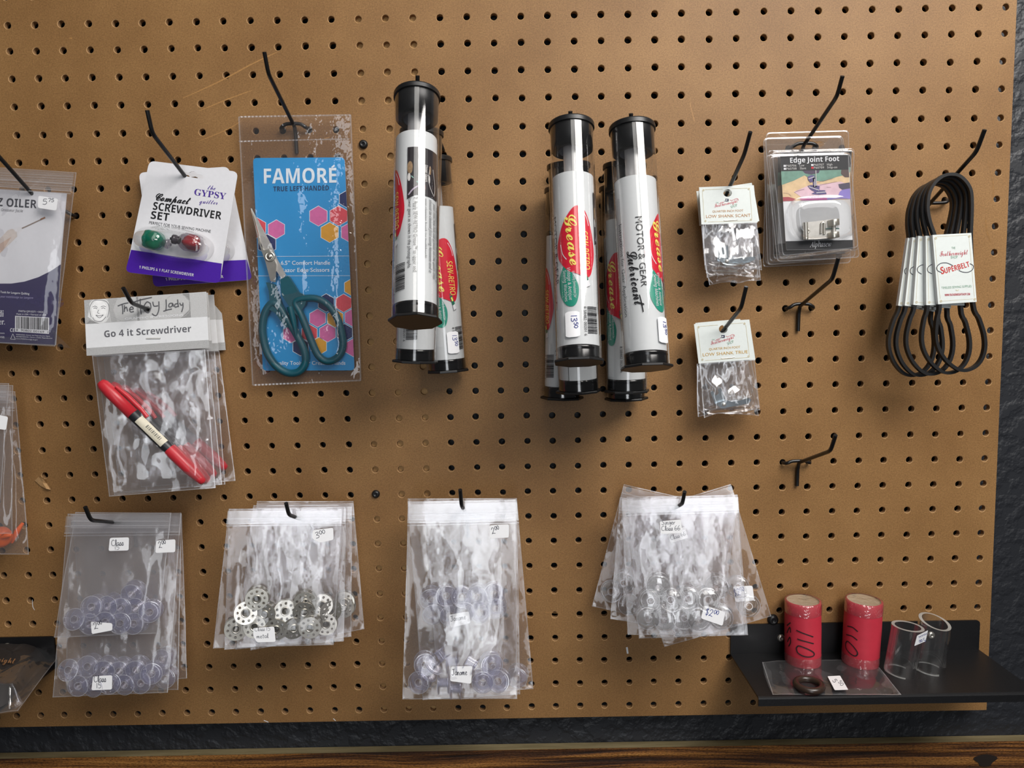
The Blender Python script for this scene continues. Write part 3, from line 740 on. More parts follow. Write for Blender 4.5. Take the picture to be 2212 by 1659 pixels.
# ------------------------------------------------------------------ the grey-headed screwdriver pens in bags
GPR = simple('grey_halftone', '#a9a9a9', .6, var=.25, vscale=2600); GPL = simple('light_halftone', '#b9b9b9', .6, var=.16, vscale=2600); GPD = simple('dark_halftone', '#8c8c8c', .6, var=.25, vscale=2600)
PENRED = simple('pen_red', '#c22c36', .35, var=.04); PENBLK = simple('pen_black', '#202226', .35); CREAM = simple('cream_label', '#d9d2bd', .55)
HSRC = [(82, 192), (1848, 70), (1890, 880), (118, 995)]
def toy_pack(label, d, hq, bq, seed, full, pens):
    fr = Fr(320, 668, d, pitch=-7, yaw=9); Z = fr.z(170, 620, 6.703)
    hm = Z if hq is None else Quad(Z, HSRC, hq)
    t = thing('header_bag', label, 'bag', fr, 'bagged screwdriver pens')
    c = B(); L = [hm.m(x, y).to_2d() for x, y in HSRC]; hc = [hm.m(x, y).to_2d() for x, y in ell(1000, 322, 44, 46, 18)]
    slab(c, L, -.0003, .0004, WHITE2, PAPEREDGE, [hc])
    def q(p, mat, w=.00048): pp(c, hm, p, mat, w)
    def banded(a0, a1, b0, b1, mat, w):   # strip with the punched hole left open
        slabl = [hm.m(*p).to_2d() for p in (a0, a1, b1, b0)]; i0 = len(c.v)
        tri = tessellate_polygon([[Vector((p.x, p.y, 0)) for p in L2] for L2 in (slabl, hc)]); al = slabl + hc
        c.add([(p.x, p.y, w) for p in al], [list(k) for k in tri], mat)
    banded((84, 194), (1846, 74), (96, 535), (1866, 428), GPL, .00048)
    q([(112, 885), (1888, 765), (1890, 880), (118, 995)], GPR)
    stroke(c, hm, [(980, 744), (1185, 742)], 9, GREYINK, .0006, 0)
    if full:
        for x0, x1 in ((430, 560), (850, 1010), (1225, 1380), (1605, 1640)): pass
        q([(84, 194), (170, 188), (170, 530), (96, 535)], GPR, .00052); q([(420, 172), (560, 160), (500, 330), (560, 500), (475, 508), (440, 300)], GPR, .00052)
        q([(830, 145), (860, 142), (885, 485), (850, 488)], GPD, .00052); q([(1500, 100), (1602, 92), (1625, 440), (1480, 448), (1600, 330), (1600, 200)], GPD, .00052)
        for e in (ell(665, 320, 195, 172, 32), ell(1430, 275, 195, 172, 32)): stroke(c, hm, e + [e[0]], 6, GPR, .00054, 0)
        hair = [(150, 330), (160, 230), (210, 186), (300, 180), (395, 180), (432, 220), (442, 340), (440, 430), (400, 500), (350, 522), (270, 522), (190, 470), (130, 430)]
        q(hair, simple('pale_halftone', '#dedede', .6), .00056); q(ell(298, 335, 108, 150, 24), simple('face_halftone', '#ededed', .6), .0006)
        q([(110, 533), (165, 478), (240, 505), (300, 524)], GPD, .00058)
        for e in ([(200, 290), (235, 278), (272, 294)], [(322, 288), (362, 276), (396, 290)], [(215, 312), (240, 304), (266, 316)], [(330, 312), (358, 302), (386, 316)], [(248, 405), (300, 418), (358, 402)], [(248, 405), (300, 448), (358, 402)], [(290, 330), (272, 372), (300, 382)], [(180, 440), (160, 300), (215, 200), (300, 190)], [(420, 440), (440, 300), (400, 210), (300, 190)], [(200, 440), (240, 490), (330, 495), (395, 430)]):
            stroke(c, hm, e, 7, GREYINK, .00066, 4)
        for e in ([(565, 275), (640, 245), (720, 228)], [(628, 250), (638, 320), (636, 392)], [(660, 262), (664, 310), (660, 362)], [(662, 320), (690, 290), (708, 352)], [(735, 325), (790, 318), (770, 285), (738, 315), (752, 360), (800, 352)],
                  [(780, 225), (900, 185), (1060, 150)], [(890, 170), (892, 280), (905, 395)], [(1040, 240), (990, 215), (945, 280), (955, 340), (1010, 372), (1045, 300), (1036, 235)], [(1072, 212), (1090, 275), (1150, 270)], [(1160, 208), (1160, 330), (1120, 415), (1060, 385)],
                  [(1265, 180), (1268, 270), (1262, 340)], [(1225, 352), (1290, 330), (1350, 318)], [(1360, 235), (1315, 240), (1305, 285), (1345, 282), (1362, 240), (1372, 285)], [(1432, 180), (1438, 240), (1445, 290)], [(1435, 240), (1395, 250), (1395, 290), (1440, 278)], [(1462, 228), (1480, 262), (1505, 255)], [(1508, 225), (1510, 290), (1490, 362)]):
            stroke(c, hm, e, 17, simple('brush_ink', '#56565a', .6), .0007, 4)
        text(c, hm, 'GRAPHIC IMPRESSIONS', (672, 474), (1515, 418), 30, WHITE, .00064, off=.015)
        text(c, hm, sbold('Go 4 it Screwdriver'), (372, 728), (1632, 648), 92, simple('slate_ink', '#5c5c62', .6), .0006)
    c.build('header_card', t)
    s = B(); slab(s, [hm.m(x, y).to_2d() for x, y in ((982, 738), (1186, 736), (1186, 750), (982, 752))], .0006, .0012, STEEL); s.build('staple', t)
    bag(t, fr.z(160, 600, 3.3175), bq, .0078, seed, .0015, 42, FILM2 if full else FILM, top_thick=.0012, flat=-.2, stretch=.8, back=.42)
    for lab, A, C in pens: pen(lab, fr, A, C, full)
    return t
def pen(label, fr, A, C, full):
    Z = fr.z(160, 600, 3.3175); a, e = Z.m(*A, 0), Z.m(*C, 0); ax = e - a; L = ax.length; dr = ax.normalized(); R = .0061
    t = thing('pen_screwdriver', label, 'screwdriver', fr, 'red and black screwdriver pens'); x = Vector((0, 0, 1))
    p = B(); lathe(p, [(.0002, 0), (R * .6, .0005), (R * .85, .004), (R * .98, L * .1), (R, L * .315), (R * .9, L * .316)], PENRED, 24, a, dr, x); p.build('cap', t)
    p = B(); lathe(p, [(R * .9, L * .31), (R * .93, L * .32), (R * .93, L * .665)], PENBLK, 24, a, dr, x); p.build('barrel', t)
    p = B(); lathe(p, [(R * .93, L * .66), (R * .98, L * .67), (R * .95, L * .85), (R * .7, L * .96), (R * .55, L * .99), (.0002, L)], PENRED, 24, a, dr, x); p.build('tip_cover', t)
    s = dr.cross(x) * -1
    p = B(); q = a + s * R * 1.15 + x * .0025; sweep(p, [q + dr * L * .10, q + dr * L * .2 + s * .0012, q + dr * L * .33 + s * .0012, q + dr * L * .40], [.0014, .0022, .0022, .0019], PENRED, 8); p.build('clip', t)
    if full:
        p = B(); o = a + dr * L * .37; vs = []
        for i in range(2):
            for k in range(9):
                g = -.5 + k * .19; vs.append(o + dr * (L * .245 * i) + (x * math.cos(g) + s * math.sin(g)) * (R * .95 + .0002))
        p.add(vs, [[k, k + 1, 10 + k, 9 + k] for k in range(8)], CREAM, True)
        for i in range(26):
            if i % 5 in (0, 3): continue
            f0 = .07 + i * .0055
            vs = [o + dr * (L * f) + (x * math.cos(g) + s * math.sin(g)) * (R * .95 + .0004) for f in (f0, f0 + .0035) for g in (.1, .35, .6)]
            p.add(vs, [[0, 1, 4, 3], [1, 2, 5, 4]], BLACK)
        p.build('barcode_label', t)
toy_pack('rearmost bagged screwdriver pen, its grey header poking out furthest right', .0095, [(300, 200), (2048, 122), (2122, 905), (360, 1010)], [(345, 575), (1042, 525), (1158, 1455), (480, 1500)], 31, False, [('rearmost red-tipped pen, its tip showing lowest right', (425, 800), (1092, 1372))])
toy_pack('bagged screwdriver pen third from the front on the toy hook', .0224, [(190, 196), (1956, 112), (2020, 918), (240, 1010)], [(210, 565), (1010, 520), (1085, 1480), (330, 1540)], 32, False, [('pen third from the front, mostly behind the others', (335, 780), (1015, 1425))])
toy_pack('bagged screwdriver pen second from the front on the toy hook', .0352, [(110, 194), (1872, 84), (1925, 882), (150, 996)], [(160, 562), (962, 518), (1062, 1482), (290, 1555)], 33, False, [('pen just behind the front one, its clip side hidden', (265, 760), (968, 1465))])
toy_pack('front bagged screwdriver pen, the sketched smiling face whole on its header', .048, None, [(130, 558), (940, 515), (1015, 1506), (252, 1568)], 34, True, [('front red and black pen with a cream barcode label', (188, 745), (935, 1470))])

# ------------------------------------------------------------------ scissors pouch
fr = Fr(640, 560, .008); t = thing('vinyl_pouch', 'clear vinyl pouch with a sky blue scissors card inside', 'pouch', fr)
Z = fr.z(500, 440, 3.95); P1 = fr.z(480, 80, 4.147)
def clip(poly, C):
    out = [Vector(p) for p in poly]; n = len(C); c = Vector((sum(p[0] for p in C) / n, sum(p[1] for p in C) / n))
    for i in range(n):
        a, d = Vector(C[i]), Vector(C[(i + 1) % n]); e = d - a; nn = Vector((-e.y, e.x))
        if nn.dot(c - a) < 0: nn = -nn
        src, out = out, []
        for k in range(len(src)):
            p, q = src[k], src[(k + 1) % len(src)]; fp, fq = nn.dot(p - a), nn.dot(q - a)
            if fp >= 0: out.append(p)
            if (fp >= 0) != (fq >= 0): out.append(p + (q - p) * (fp / (fp - fq)))
        if not out: return []
    return [(p.x, p.y) for p in out]
SKY = simple('sky_blue_card', '#2a95d3', .35, var=.02); PINK = simple('pink_print', '#d96ba6', .4); CORAL = simple('coral_print', '#dc4a55', .4); AMBER = simple('amber_print', '#dfa026', .4); NVY = simple('navy_print', '#17265c', .4); PALE = simple('pale_line', '#e7f1f7', .4)
CQ = [(183, -390), (965, -395), (1050, 1422), (268, 1425)]
c = B(); slab(c, rnd([p.to_2d() for p in loc(Z, CQ)], .004), -.0006, 0, SKY, WHITE)
for cx, cy, r, mt in ((742, 105, 84, PINK), (915, 103, 84, CORAL), (838, 245, 84, AMBER), (1012, 245, 84, PINK), (383, 218, 79, PINK), (218, 205, 84, CORAL), (303, 345, 84, NVY), (985, -40, 72, NVY), (1030, 713, 74, AMBER), (957, 848, 76, CORAL), (808, 846, 76, NVY), (735, 976, 76, PINK), (885, 978, 76, AMBER), (1035, 972, 76, PINK), (665, 1105, 74, CORAL), (820, 1103, 76, PINK), (966, 1100, 74, NVY), (508, 1112, 74, PINK), (1040, 1228, 76, PINK), (745, 1216, 74, AMBER), (590, 1222, 74, NVY)):
    for rr, m2, w in ((r + 5, PALE, .0001), (r, mt, .0002)):
        hx = [(cx + rr * math.sin(k * math.pi / 3), cy - rr * math.cos(k * math.pi / 3)) for k in range(6)]
        hx = clip(hx, CQ)
        if hx: pp(c, Z, hx, m2, w)
stroke(c, Z, [(212, 450), (1003, 446)], 3, PALE, .0002, 0); stroke(c, Z, [(222, 616), (1010, 614)], 3, PALE, .0002, 0)
text(c, P1, sbold('FAMORE'), (374, 1312), (1024, 1304), 128, PALE, .0003, res=6); pp(c, P1, [(975, 1165), (1005, 1140), (1008, 1160), (985, 1172)], PALE, .0003)
text(c, P1, sbold('TRUE LEFT-HANDED'), (458, 1382), (956, 1372), 42, simple('deep_blue_ink', '#173a63', .4), .0003)
text(c, Z, '6.5” Comfort Handle', (422, 522), (842, 520), 34, PALE, .0003, off=.008); text(c, Z, 'Razor Edge Scissors', (425, 584), (836, 580), 34, PALE, .0003, off=.008)
text(c, Z, 'Quality Tools for Creative Hands', (352, 1375), (972, 1374), 32, PALE, .0003, off=.008)
pp(c, Z, [(236, 1190), (252, 1188), (266, 1288), (240, 1284)], WHITE2, -.0004); c.build('insert_card', t)
PQ = [(149, 715), (1150, 697), (0, 0), (0, 0)]; PQ = [P1.px(149, 715), P1.px(1150, 697), Z.px(1103, 1508), Z.px(182, 1548)]
bag(t, fr, PQ, .0135, 41, .0009, 45, PVC, top_thick=.0034, edge=False, name='vinyl_sheet', back=.3)
c = B()
def seam(pts, wd, n=60):
    P = smoothpts([Vector((x, y, 0)) for x, y in pts], n // (len(pts) - 1)) if len(pts) > 2 else [Vector((*pts[0], 0)).lerp(Vector((*pts[1], 0)), k / n) for k in range(n + 1)]
    vs = []
    for i, p in enumerate(P):
        e = (P[min(i + 1, len(P) - 1)] - P[max(0, i - 1)]).normalized(); nn = Vector((-e.y, e.x, 0)) * wd / 2
        vs += [fr.m(p.x + nn.x, p.y + nn.y, .0022 + .0004 * (i % 2)), fr.m(p.x - nn.x, p.y - nn.y, .0022 + .0004 * (i % 2))]
    c.add(vs, [[2 * i, 2 * i + 1, 2 * i + 3, 2 * i + 2] for i in range(len(P) - 1)], EDGE)
a, e, g, h = [Vector(p) for p in PQ]
seam([a, e], 3.2); seam([e, g], 3.2); seam([g, h], 3.2); seam([h, a], 3.2); seam([P1.px(148, 935), P1.px(1140, 912)], 2.6)
c.build('welded_seam', t)
sf = Fr(640, 560, .0125); S = sf.z(500, 440, 3.95); u = S.unit(600, 800)
t = thing('scissors', 'teal-handled steel scissors lying over the blue card in the pouch', 'scissors', sf)
def plate(pts, w0, w1, mat, name): q = B(); slab(q, rnd([S.m(x, y).to_2d() for x, y in pts], .0006, 2), w0, w1, mat); return q.build(name, t)
plate([(173, 38), (192, 75), (345, 355), (392, 470), (470, 612), (436, 650), (380, 560), (300, 450), (255, 330), (205, 140)], .0001, .0016, STEEL, 'blade')
plate([(174, 40), (186, 90), (262, 365), (285, 400), (330, 390), (368, 455), (392, 520), (384, 672), (342, 662), (300, 500), (240, 330)], .0016, .0032, STEEL2, 'blade')
q = B(); o = S.m(328, 452, .003); lathe(q, [(45 * u, 0), (44 * u, .0008), (34 * u, .0012), (30 * u, .0008), (18 * u, .0008), (17 * u, .0018), (.0002, .002)], STEEL2, 24, o, Vector((0, 0, 1)), Vector((1, 0, 0))); q.build('pivot_screw', t)
TEAL = simple('teal_rubber', '#0d4f5c', .42, var=.05)
def handle(loop, rad, shank, w):
    q = B(); L = smoothpts([S.m(x, y, w) for x, y in loop], 5, True); n = len(L)
    sweep(q, L, [rad[int(i * len(rad) / n)] * u if isinstance(rad, (list, tuple)) else rad * u for i in range(n)], TEAL, 12, True)
    sh = [S.m(x, y).to_2d() for x, y in shank]; slab(q, rnd(sh, .001, 3), w - .0022, w + .0024, TEAL)
    return q.build('handle', t)
handle([(352, 850), (300, 905), (270, 1000), (268, 1120), (305, 1270), (382, 1385), (480, 1444), (572, 1435), (628, 1365), (626, 1270), (580, 1160), (510, 1040), (450, 950), (405, 880)], 33, [(302, 670), (378, 690), (392, 740), (430, 850), (520, 1040), (470, 1060), (380, 930), (320, 900), (335, 830), (325, 740)], .0005)
handle([(590, 815), (720, 810), (820, 862), (900, 970), (942, 1110), (950, 1225), (905, 1312), (820, 1345), (745, 1300), (690, 1190), (640, 1060), (590, 940), (545, 850)], 32, [(428, 648), (495, 616), (545, 690), (585, 758), (660, 790), (640, 860), (580, 960), (520, 900), (440, 780)], .0022)
q = B(); sweep(q, [S.m(500, 880, .004), S.m(530, 1000, .0045), S.m(556, 1140, .003)], [30 * u, 26 * u, 12 * u], TEAL, 10); q.build('bumper', t)

# ------------------------------------------------------------------ grease tubes
ROLLP = simple('rolled_label_paper', '#cfd2d4', .55, var=.015); RT = .0181; KA = RT / 47.0
GREY1 = simple('dark_photo_print', '#2a262a', .35, var=.3, vscale=160); BRASS = simple('photo_tan_print', '#8d7458', .4, var=.3, vscale=400); PHOTW = simple('photo_light_print', '#c9c6c4', .4)
def grease_tube(label, top, bot, dt, db, phi, sticker_on=False, group='grease tubes on the long hooks', rich=True, rise=.0):
    A, Z_ = W(*top, dt), W(*bot, db); v = (A - Z_); L = v.length; v.normalize()
    n = (CAM - (A + Z_) / 2); n = (n - v * n.dot(v)).normalized(); u = v.cross(n)
    fr = Fr(0, 0, 0, origin=A, axes=(u, v, n)); t = thing('grease_tube', label, 'tube', fr, group)
    up, X = Vector((0, -1, 0)), Vector((0, 0, 1)); o = Vector()
    q = B(); lathe(q, [(RT, .003), (RT, L - .003)], TUBE, 48, o, up, X); q.build('clear_tube', t)
    q = B(); [lathe(q, [p0, p1], CAPBLK, 64, o, up, X) for p0, p1 in (((.0003, -.001), (RT + .0006, -.001)), ((RT + .0006, -.001), (RT + .001, 0)), ((RT + .001, 0), (RT + .001, .0032)), ((RT + .001, .0032), (RT - .0002, .0034)))]; q.build('lid', t)
    q = B(); lathe(q, [(RT - .0007, .0033), (RT - .001, .022), (.0112, .0222)], CAPBLK, 40, o, up, X); lathe(q, [(.0112, .0222), (.0108, .0145), (.0002, .0144)], GREYPLUG, 30, o, up, X); q.build('plug', t)
    q = B(); lathe(q, [(.0074, .0150), (.0072, .080), (.0072, L - .018), (.0002, L - .018)], MILK, 24, o, up, X); q.build('inner_tube', t)
    q = B(); lathe(q, [(RT - .0016, L - .0126), (RT - .0008, L - .0124), (RT - .0007, L - .0098), (RT - .0009, L - .0096), (RT - .0007, L - .0085), (RT - .0007, L - .002)], PLUG, 40, o, up, X); disc(q, Vector((0, -(L - .0126), 0)), -up, RT - .0016, PLUG, 40, X); q.build('bottom_plug', t)
    q = B(); lathe(q, [(.0003, L - .0022), (.0204, L - .0022), (.0208, L - .0016), (.0208, L - .0004), (.0204, L), (.0003, L)], CAPBLK, 8, o, up, Vector((math.sin(.39 + phi * .2), 0, math.cos(.39 + phi * .2))), smooth=False); q.build('end_cap', t)
    S0 = L - .1535; Lb = (755 - 385) * KA; RL = RT - .0011
    class C:
        @staticmethod
        def m(x, y, w=0.):
            th = x / 47.0 + phi; r = RL + w; return Vector((r * math.sin(th), -(S0 + (y - 385) * KA), r * math.cos(th)))
    q = B(); N = 56; vs = []
    for j in range(2):
        for k in range(N + 1):
            th = phi + math.pi + .06 + (2 * math.pi - .05) * k / N; r = RL - .0006 * (k / N); vs.append(Vector((r * math.sin(th), -(S0 + Lb * j), r * math.cos(th))))
    q.add(vs, [[k, N + 1 + k, N + 2 + k, k + 1] for k in range(N)], ROLLP, True)
    def arc(pts): return [(47 * math.asin(max(-.999, min(.999, (x - 1242) / 47.5))), y) for x, y in pts]
    def curve(pts, sm=4): return [(p.x, p.y) for p in smoothpts([Vector((x, y, 0)) for x, y in pts], sm, True)]
    fan(q, C, arc(curve([(1250, 461), (1236, 468), (1216, 497), (1204, 535), (1203, 560), (1209, 578), (1225, 598), (1245, 606), (1262, 613), (1272, 609), (1278, 590), (1282, 560), (1279, 520), (1273, 490), (1263, 467)])), RED, .0002, 6)
    fan(q, C, arc(curve([(1219, 582), (1208, 603), (1205, 625), (1208, 650), (1218, 668), (1230, 673), (1240, 668), (1246, 650), (1246, 630), (1238, 611), (1228, 594)])), TEALINK, .00015, 5)
    for dx, dy in ((0, 0), (.5, .5), (-.5, .3)): text(q, C, script('Grease'), (-23 + dx, 482 + dy), (-12 + dx, 588 + dy), 28, YEL, .0004 + .00004 * dx, lim=6, res=4)
    text(q, C, ital('SEW-RETRO'), (12, 515), (16, 597), 16, YEL, .0004, lim=8, res=5)
    stroke(q, C, [(19, 472), (28, 487), (32, 503)], 1.6, WHITE, .0004, 3); stroke(q, C, [(-34, 540), (-30, 560), (-20, 574)], 1.8, WHITE, .0004, 3)
    text(q, C, ital('specially formulated for'), (-8, 600), (-6, 656), 5.5, WHITE, .0004, lim=8); text(q, C, ital('Vintage & Antique'), (-20, 592), (-17, 660), 7.5, WHITE, .0004, off=.01, lim=8); text(q, C, ital('Sewing Machines'), (-30, 596), (-27, 662), 7.5, WHITE, .0004, off=.01, lim=8)
    TG = MATS['teal_print']; 
    fan(q, C, [(13, 600), (20, 596), (27, 618), (20, 622)], simple('dark_green_print', '#1d6a52', .4), .0005, 2); fan(q, C, [(16, 603), (20, 601), (23, 610), (19, 612)], YEL, .00055, 2); fan(q, C, [(20, 622), (27, 618), (31, 630), (22, 634)], WHITE, .0005, 2); stroke(q, C, [(14, 597), (16, 592)], 2.5, GREYINK, .0005, 0); stroke(q, C, [(20, 622), (22, 634), (31, 630)], .8, GREYINK, .0006, 0)
    barcode(q, C, (22, 674), (22, 730), (50, 672), BLACK, .0003, 26, 5)
    text(q, C, '8 58482 00201 6', (14, 674), (14, 734), 6, BLACK, .0003, lim=9)
    if rich:
        text(q, C, 'MOTOR & GEAR', (-62, 475), (-58, 622), 14, BLACK, .0003, lim=8, res=6)
        for dx in (0, .5, -.5): text(q, C, script('Lubricant'), (-86 + dx, 545), (-74 + dx, 662), 24, BLACK, .0004 + .00004 * dx, lim=6); stroke(q, C, [(-63, 638), (-60, 652), (-57, 674)], 2.2, BLACK, .0005, 3)
        text(q, C, 'Instructions for Gear Application', (-108, 482), (-104, 678), 11.5, simple('charcoal_ink', '#2c2c30', .5), .0003, lim=8)
        for i, s in enumerate(('SEW-RETRO Grease™ is formulated to work on any sewing machine with all metal gears, but it should', 'never be used on plastic or nylon gears. The Featherweight is metal based, but please be aware')):
            text(q, C, s, (-120 - 6 * i, 455), (-118 - 6 * i, 712), 4.2, GREYINK, .0003, lim=9)
        ph = []
        for i in range(13): 
            x = 53 + 77 * i / 12; ph += [C.m(x, 423 + 1.5, .0002), C.m(x, 531 - 1.5 + (0 if i > 3 else 3 * (3 - i)), .0002)]
        q.add(ph, [[2 * i, 2 * i + 1, 2 * i + 3, 2 * i + 2] for i in range(12)], GREY1)
        fan(q, C, ell(59, 470, 6, 14, 16), BRASS, .0003, 2); fan(q, C, ell(57, 491, 3.5, 9, 12), PHOTW, .0003, 2); fan(q, C, ell(104, 471, 3, 10, 12), BRASS, .0003, 2)
        stroke(q, C, [(104, 462), (100, 492), (106, 512), (116, 524)], 1.4, PHOTW, .0003); stroke(q, C, [(112, 466), (119, 500), (117, 522)], 1.4, PHOTW, .0003); stroke(q, C, [(78, 505), (62, 489)], 2, simple('pale_teal_print', '#86b7ad', .5), .0004, 0); stroke(q, C, [(56, 530), (66, 518), (78, 510)], 3, simple('lilac_print', '#a99db0', .5), .0003)
        fan(q, C, ell(102, 492, 2, 9, 10), PHOTW, .0003, 2); fan(q, C, ell(90, 512, 3, 8, 10), simple('pink_brown_print', '#8c6a66', .5), .0003, 2)
        text(q, C, sbold('Upper Gears'), (91, 462), (91, 499), 7, PHOTW, .0004, lim=8)
        for x, y0, y1, s, it in ((68, 535, 693, '2. Apply SEW-RETRO Grease™ to upper and', 0), (56, 537, 686, 'lower gears as shown in the photographs.', 0), (89, 535, 664, 'gear-cleaning brush (or toothbrush).', 1), (102, 535, 690, 'should be cleaned first using Kerosene and a', 1), (114, 540, 702, 'your machine has old grease on the gears they', 1), (125, 545, 706, 'the bottom drip pan to access lower gears. If', 1)):
            text(q, C, ital(s) if it else s, (x, y0), (x, y1), 7.4, simple('charcoal_ink', '#2c2c30', .5), .0003, lim=10)
    q.build('paper_label', t)
    if sticker_on is not False:
        x0 = sticker_on
        class C2(C):
            @staticmethod
            def m(x, y, w=0.):
                p = C.m(x, y, w + .0012); return p
        s = B(); vs = []; xs = [x0 - 14 + 30 * k / 8 for k in range(9)]
        for k, x in enumerate(xs):
            cut = 3 if k in (0, 8) else (1 if k in (1, 7) else 0)
            vs += [C2.m(x, 684 + cut, .0002), C2.m(x, 737 - cut, .0002)]
        s.add(vs, [[2 * k, 2 * k + 1, 2 * k + 3, 2 * k + 2] for k in range(8)], STICK, True)
        hand(s, C2, '13^50', (x0 - 1, 692), (x0 - 1, 720), 12, BLUEINK, .0005, 1.3); s.build('price_sticker', t)
    return t
grease_tube('rearmost tube of the left three, lowest, with the 13.50 sticker', (932, 345), (968, 803), .022, .0215, .12, 12)
grease_tube('middle tube of the left three, mostly behind the front one', (911, 285), (897, 783), .062, .062, -1.0)
grease_tube('front tube of the left three, with black photos and care text', (901, 207), (897, 697), .096, .155, -1.55)
grease_tube('tube nearest the board at the left of the middle group, text side out', (1220, 410), (1214, 861), .0215, .021, -1.55)
grease_tube('second tube at the left of the middle group, behind the grease one', (1228, 357), (1250, 847), .062, .057, 2.6)
grease_tube('front left tube of the middle group, red grease logo facing out', (1234, 272), (1251, 785), .092, .138, 0., -12)
grease_tube('tube nearest the board at the right of the middle group', (1338, 405), (1353, 863), .0200, .0208, 1.9)
grease_tube('second tube at the right of the middle group, red logo at its left', (1349, 357), (1354, 847), .0575, .059, -.62)
grease_tube('front right tube of the middle group, motor and gear lubricant side out', (1365, 277), (1397, 797), .0975, .142, 1.22, -14)

# ------------------------------------------------------------------ presser foot packs with white headers
FSRC = [(145, 215), (1890, 150), (2010, 1340), (222, 1400)]
IVORY = simple('cool_white_card', '#d9dfdc', .5, var=.02); ROSE = simple('rose_red_ink', '#c2525c', .5); SAGE = simple('sage_ink', '#8fb09c', .5); TAN = simple('tan_gold_ink', '#b8854d', .5); OCHRE = simple('ochre_gold_ink', '#c49a3c', .5)
def logo(c, mp, ox, oy, k, rot=0., the=(680, 722)):
    """the little shop logo: sewing machine, script name, small caps"""
    pass
def foot_header(c, hm, word, full, gold, hole=(1055, 400, 136, 122)):
    L = [hm.m(x, y).to_2d() for x, y in FSRC]; slab(c, L, -.0003, .0003, IVORY, PAPEREDGE, [[hm.m(x, y).to_2d() for x, y in ell(*hole, 22)]])
    if not full: return
    w = .0005
    for a in ([(330, 288), (900, 270)], [(1190, 255), (1690, 240)], [(255, 345), (318, 1230)], [(1772, 300), (1835, 1210)], [(430, 1318), (1770, 1275)]): stroke(c, hm, a, 9, LGOLD, w, 0)
    for x, y in ((285, 310), (1735, 265), (350, 1290), (1805, 1245)):
        for r in (30, 14): stroke(c, hm, ell(x, y, r, r, 10) + [(x + r, y)], 9, LGOLD, w, 0)
    pp(c, hm, [(985, 578), (1095, 582), (1090, 665), (940, 658), (940, 650), (1000, 645), (992, 600)], NAVY, w); pp(c, hm, ell(1030, 622, 24, 20, 10), IVORY, w + .0001)
    text(c, hm, 'THE', (680, 725), (768, 722), 40, SAGE, w)
    text(c, hm, script('Featherweight'), (650, 862), (1392, 690), 125, ROSE, w, off=.004); stroke(c, hm, [(775, 745), (880, 690), (950, 692)], 11, ROSE, w, 4); stroke(c, hm, [(1125, 618), (1200, 630), (1330, 575), (1395, 590), (1400, 640)], 11, ROSE, w, 4)
    text(c, hm, 'SHOP', (1175, 885), (1375, 815), 85, SAGE, w)
    text(c, hm, 'QUARTER INCH FOOT', (578, 1018), (1562, 985), 66, gold, w, off=.012)
    text(c, hm, sbold('LOW SHANK ' + word) if 0 else 'LOW SHANK ' + word, (372, 1192), (1790, 1150), 94, gold, w, off=.018)
def foot_pack(label, d, F, hq, bq, bz, word, full, seed, group, gold):
    fr = Fr(1570, 480, d); hm = F(fr) if hq is None else Quad(F(fr), FSRC, hq)
    t = thing('header_bag', label, 'bag', fr, group)
    c = B(); foot_header(c, hm, word, full, gold); c.build('header_card', t)
    s = B(); P = [hm.m(x, y, .0004) for x, y in ((935, 1272), (1000, 1280), (1300, 1262), (1375, 1244))]; sweep(s, P, .0004, STEEL, 6); s.build('staple', t)
    bag(t, bz(fr), bq, .0075, seed, .0016, 90, FILM2, top_thick=.001, curl=.6, flat=-.2, bottom=.004, nx=30, ny=34)
    return t, fr
FZ = lambda fr: fr.z(1500, 390, 14.747); SZ = lambda fr: fr.z(1480, 260, 4.61)
for i, (lab, hq, bq) in enumerate((
    ('rearmost low shank scant pack, white corner showing at upper right', [(60, 345), (1825, 72), (1980, 1180), (160, 1440)], [(150, 1000), (700, 990), (748, 1590), (235, 1635)]),
    ('fourth low shank scant pack from the front, edge showing at left', [(72, 372), (1800, 150), (1960, 1300), (175, 1440)], [(155, 1010), (700, 1000), (720, 1480), (200, 1500)]),
    ('third low shank scant pack from the front, edge showing at left', [(100, 350), (1840, 165), (1985, 1310), (190, 1435)], [(160, 1020), (705, 1005), (735, 1500), (205, 1520)]),
    ('second low shank scant pack, just behind the front header', [(128, 330), (1870, 160), (2020, 1290), (205, 1420)], [(165, 1030), (715, 1015), (745, 1560), (215, 1545)]),
    ('front low shank scant pack with gold and red print on its header', None, [(172, 1036), (716, 1020), (762, 1490), (190, 1455)]))):
    foot_pack(lab, .014 + .006 * i, FZ, hq, bq, SZ, 'SCANT', hq is None, 50 + i, 'low shank scant packs', TAN)
TZ = lambda fr: Quad(fr.z(1480, 600, 5.185), FSRC, [(98, 520), (718, 468), (770, 912), (150, 960)])
UZ = lambda fr: fr.z(1480, 600, 5.185)
for i, (lab, hq, bq) in enumerate((
    ('rear low shank true pack, only slivers of it showing', [(190, 180), (1800, 150), (1900, 1330), (260, 1440)], [(125, 960), (690, 920), (830, 1535), (140, 1545)]),
    ('middle low shank true pack, corner showing above the front header', [(260, 175), (1600, 120), (1960, 1360), (230, 1460)], [(130, 965), (740, 915), (840, 1500), (135, 1470)]),
    ('front low shank true pack with gold and red print on its header', None, [(158, 958), (768, 914), (838, 1450), (212, 1588)]))):
    foot_pack(lab, .016 + .007 * i, TZ, hq, bq, UZ, 'TRUE', hq is None, 60 + i, 'low shank true packs', OCHRE)
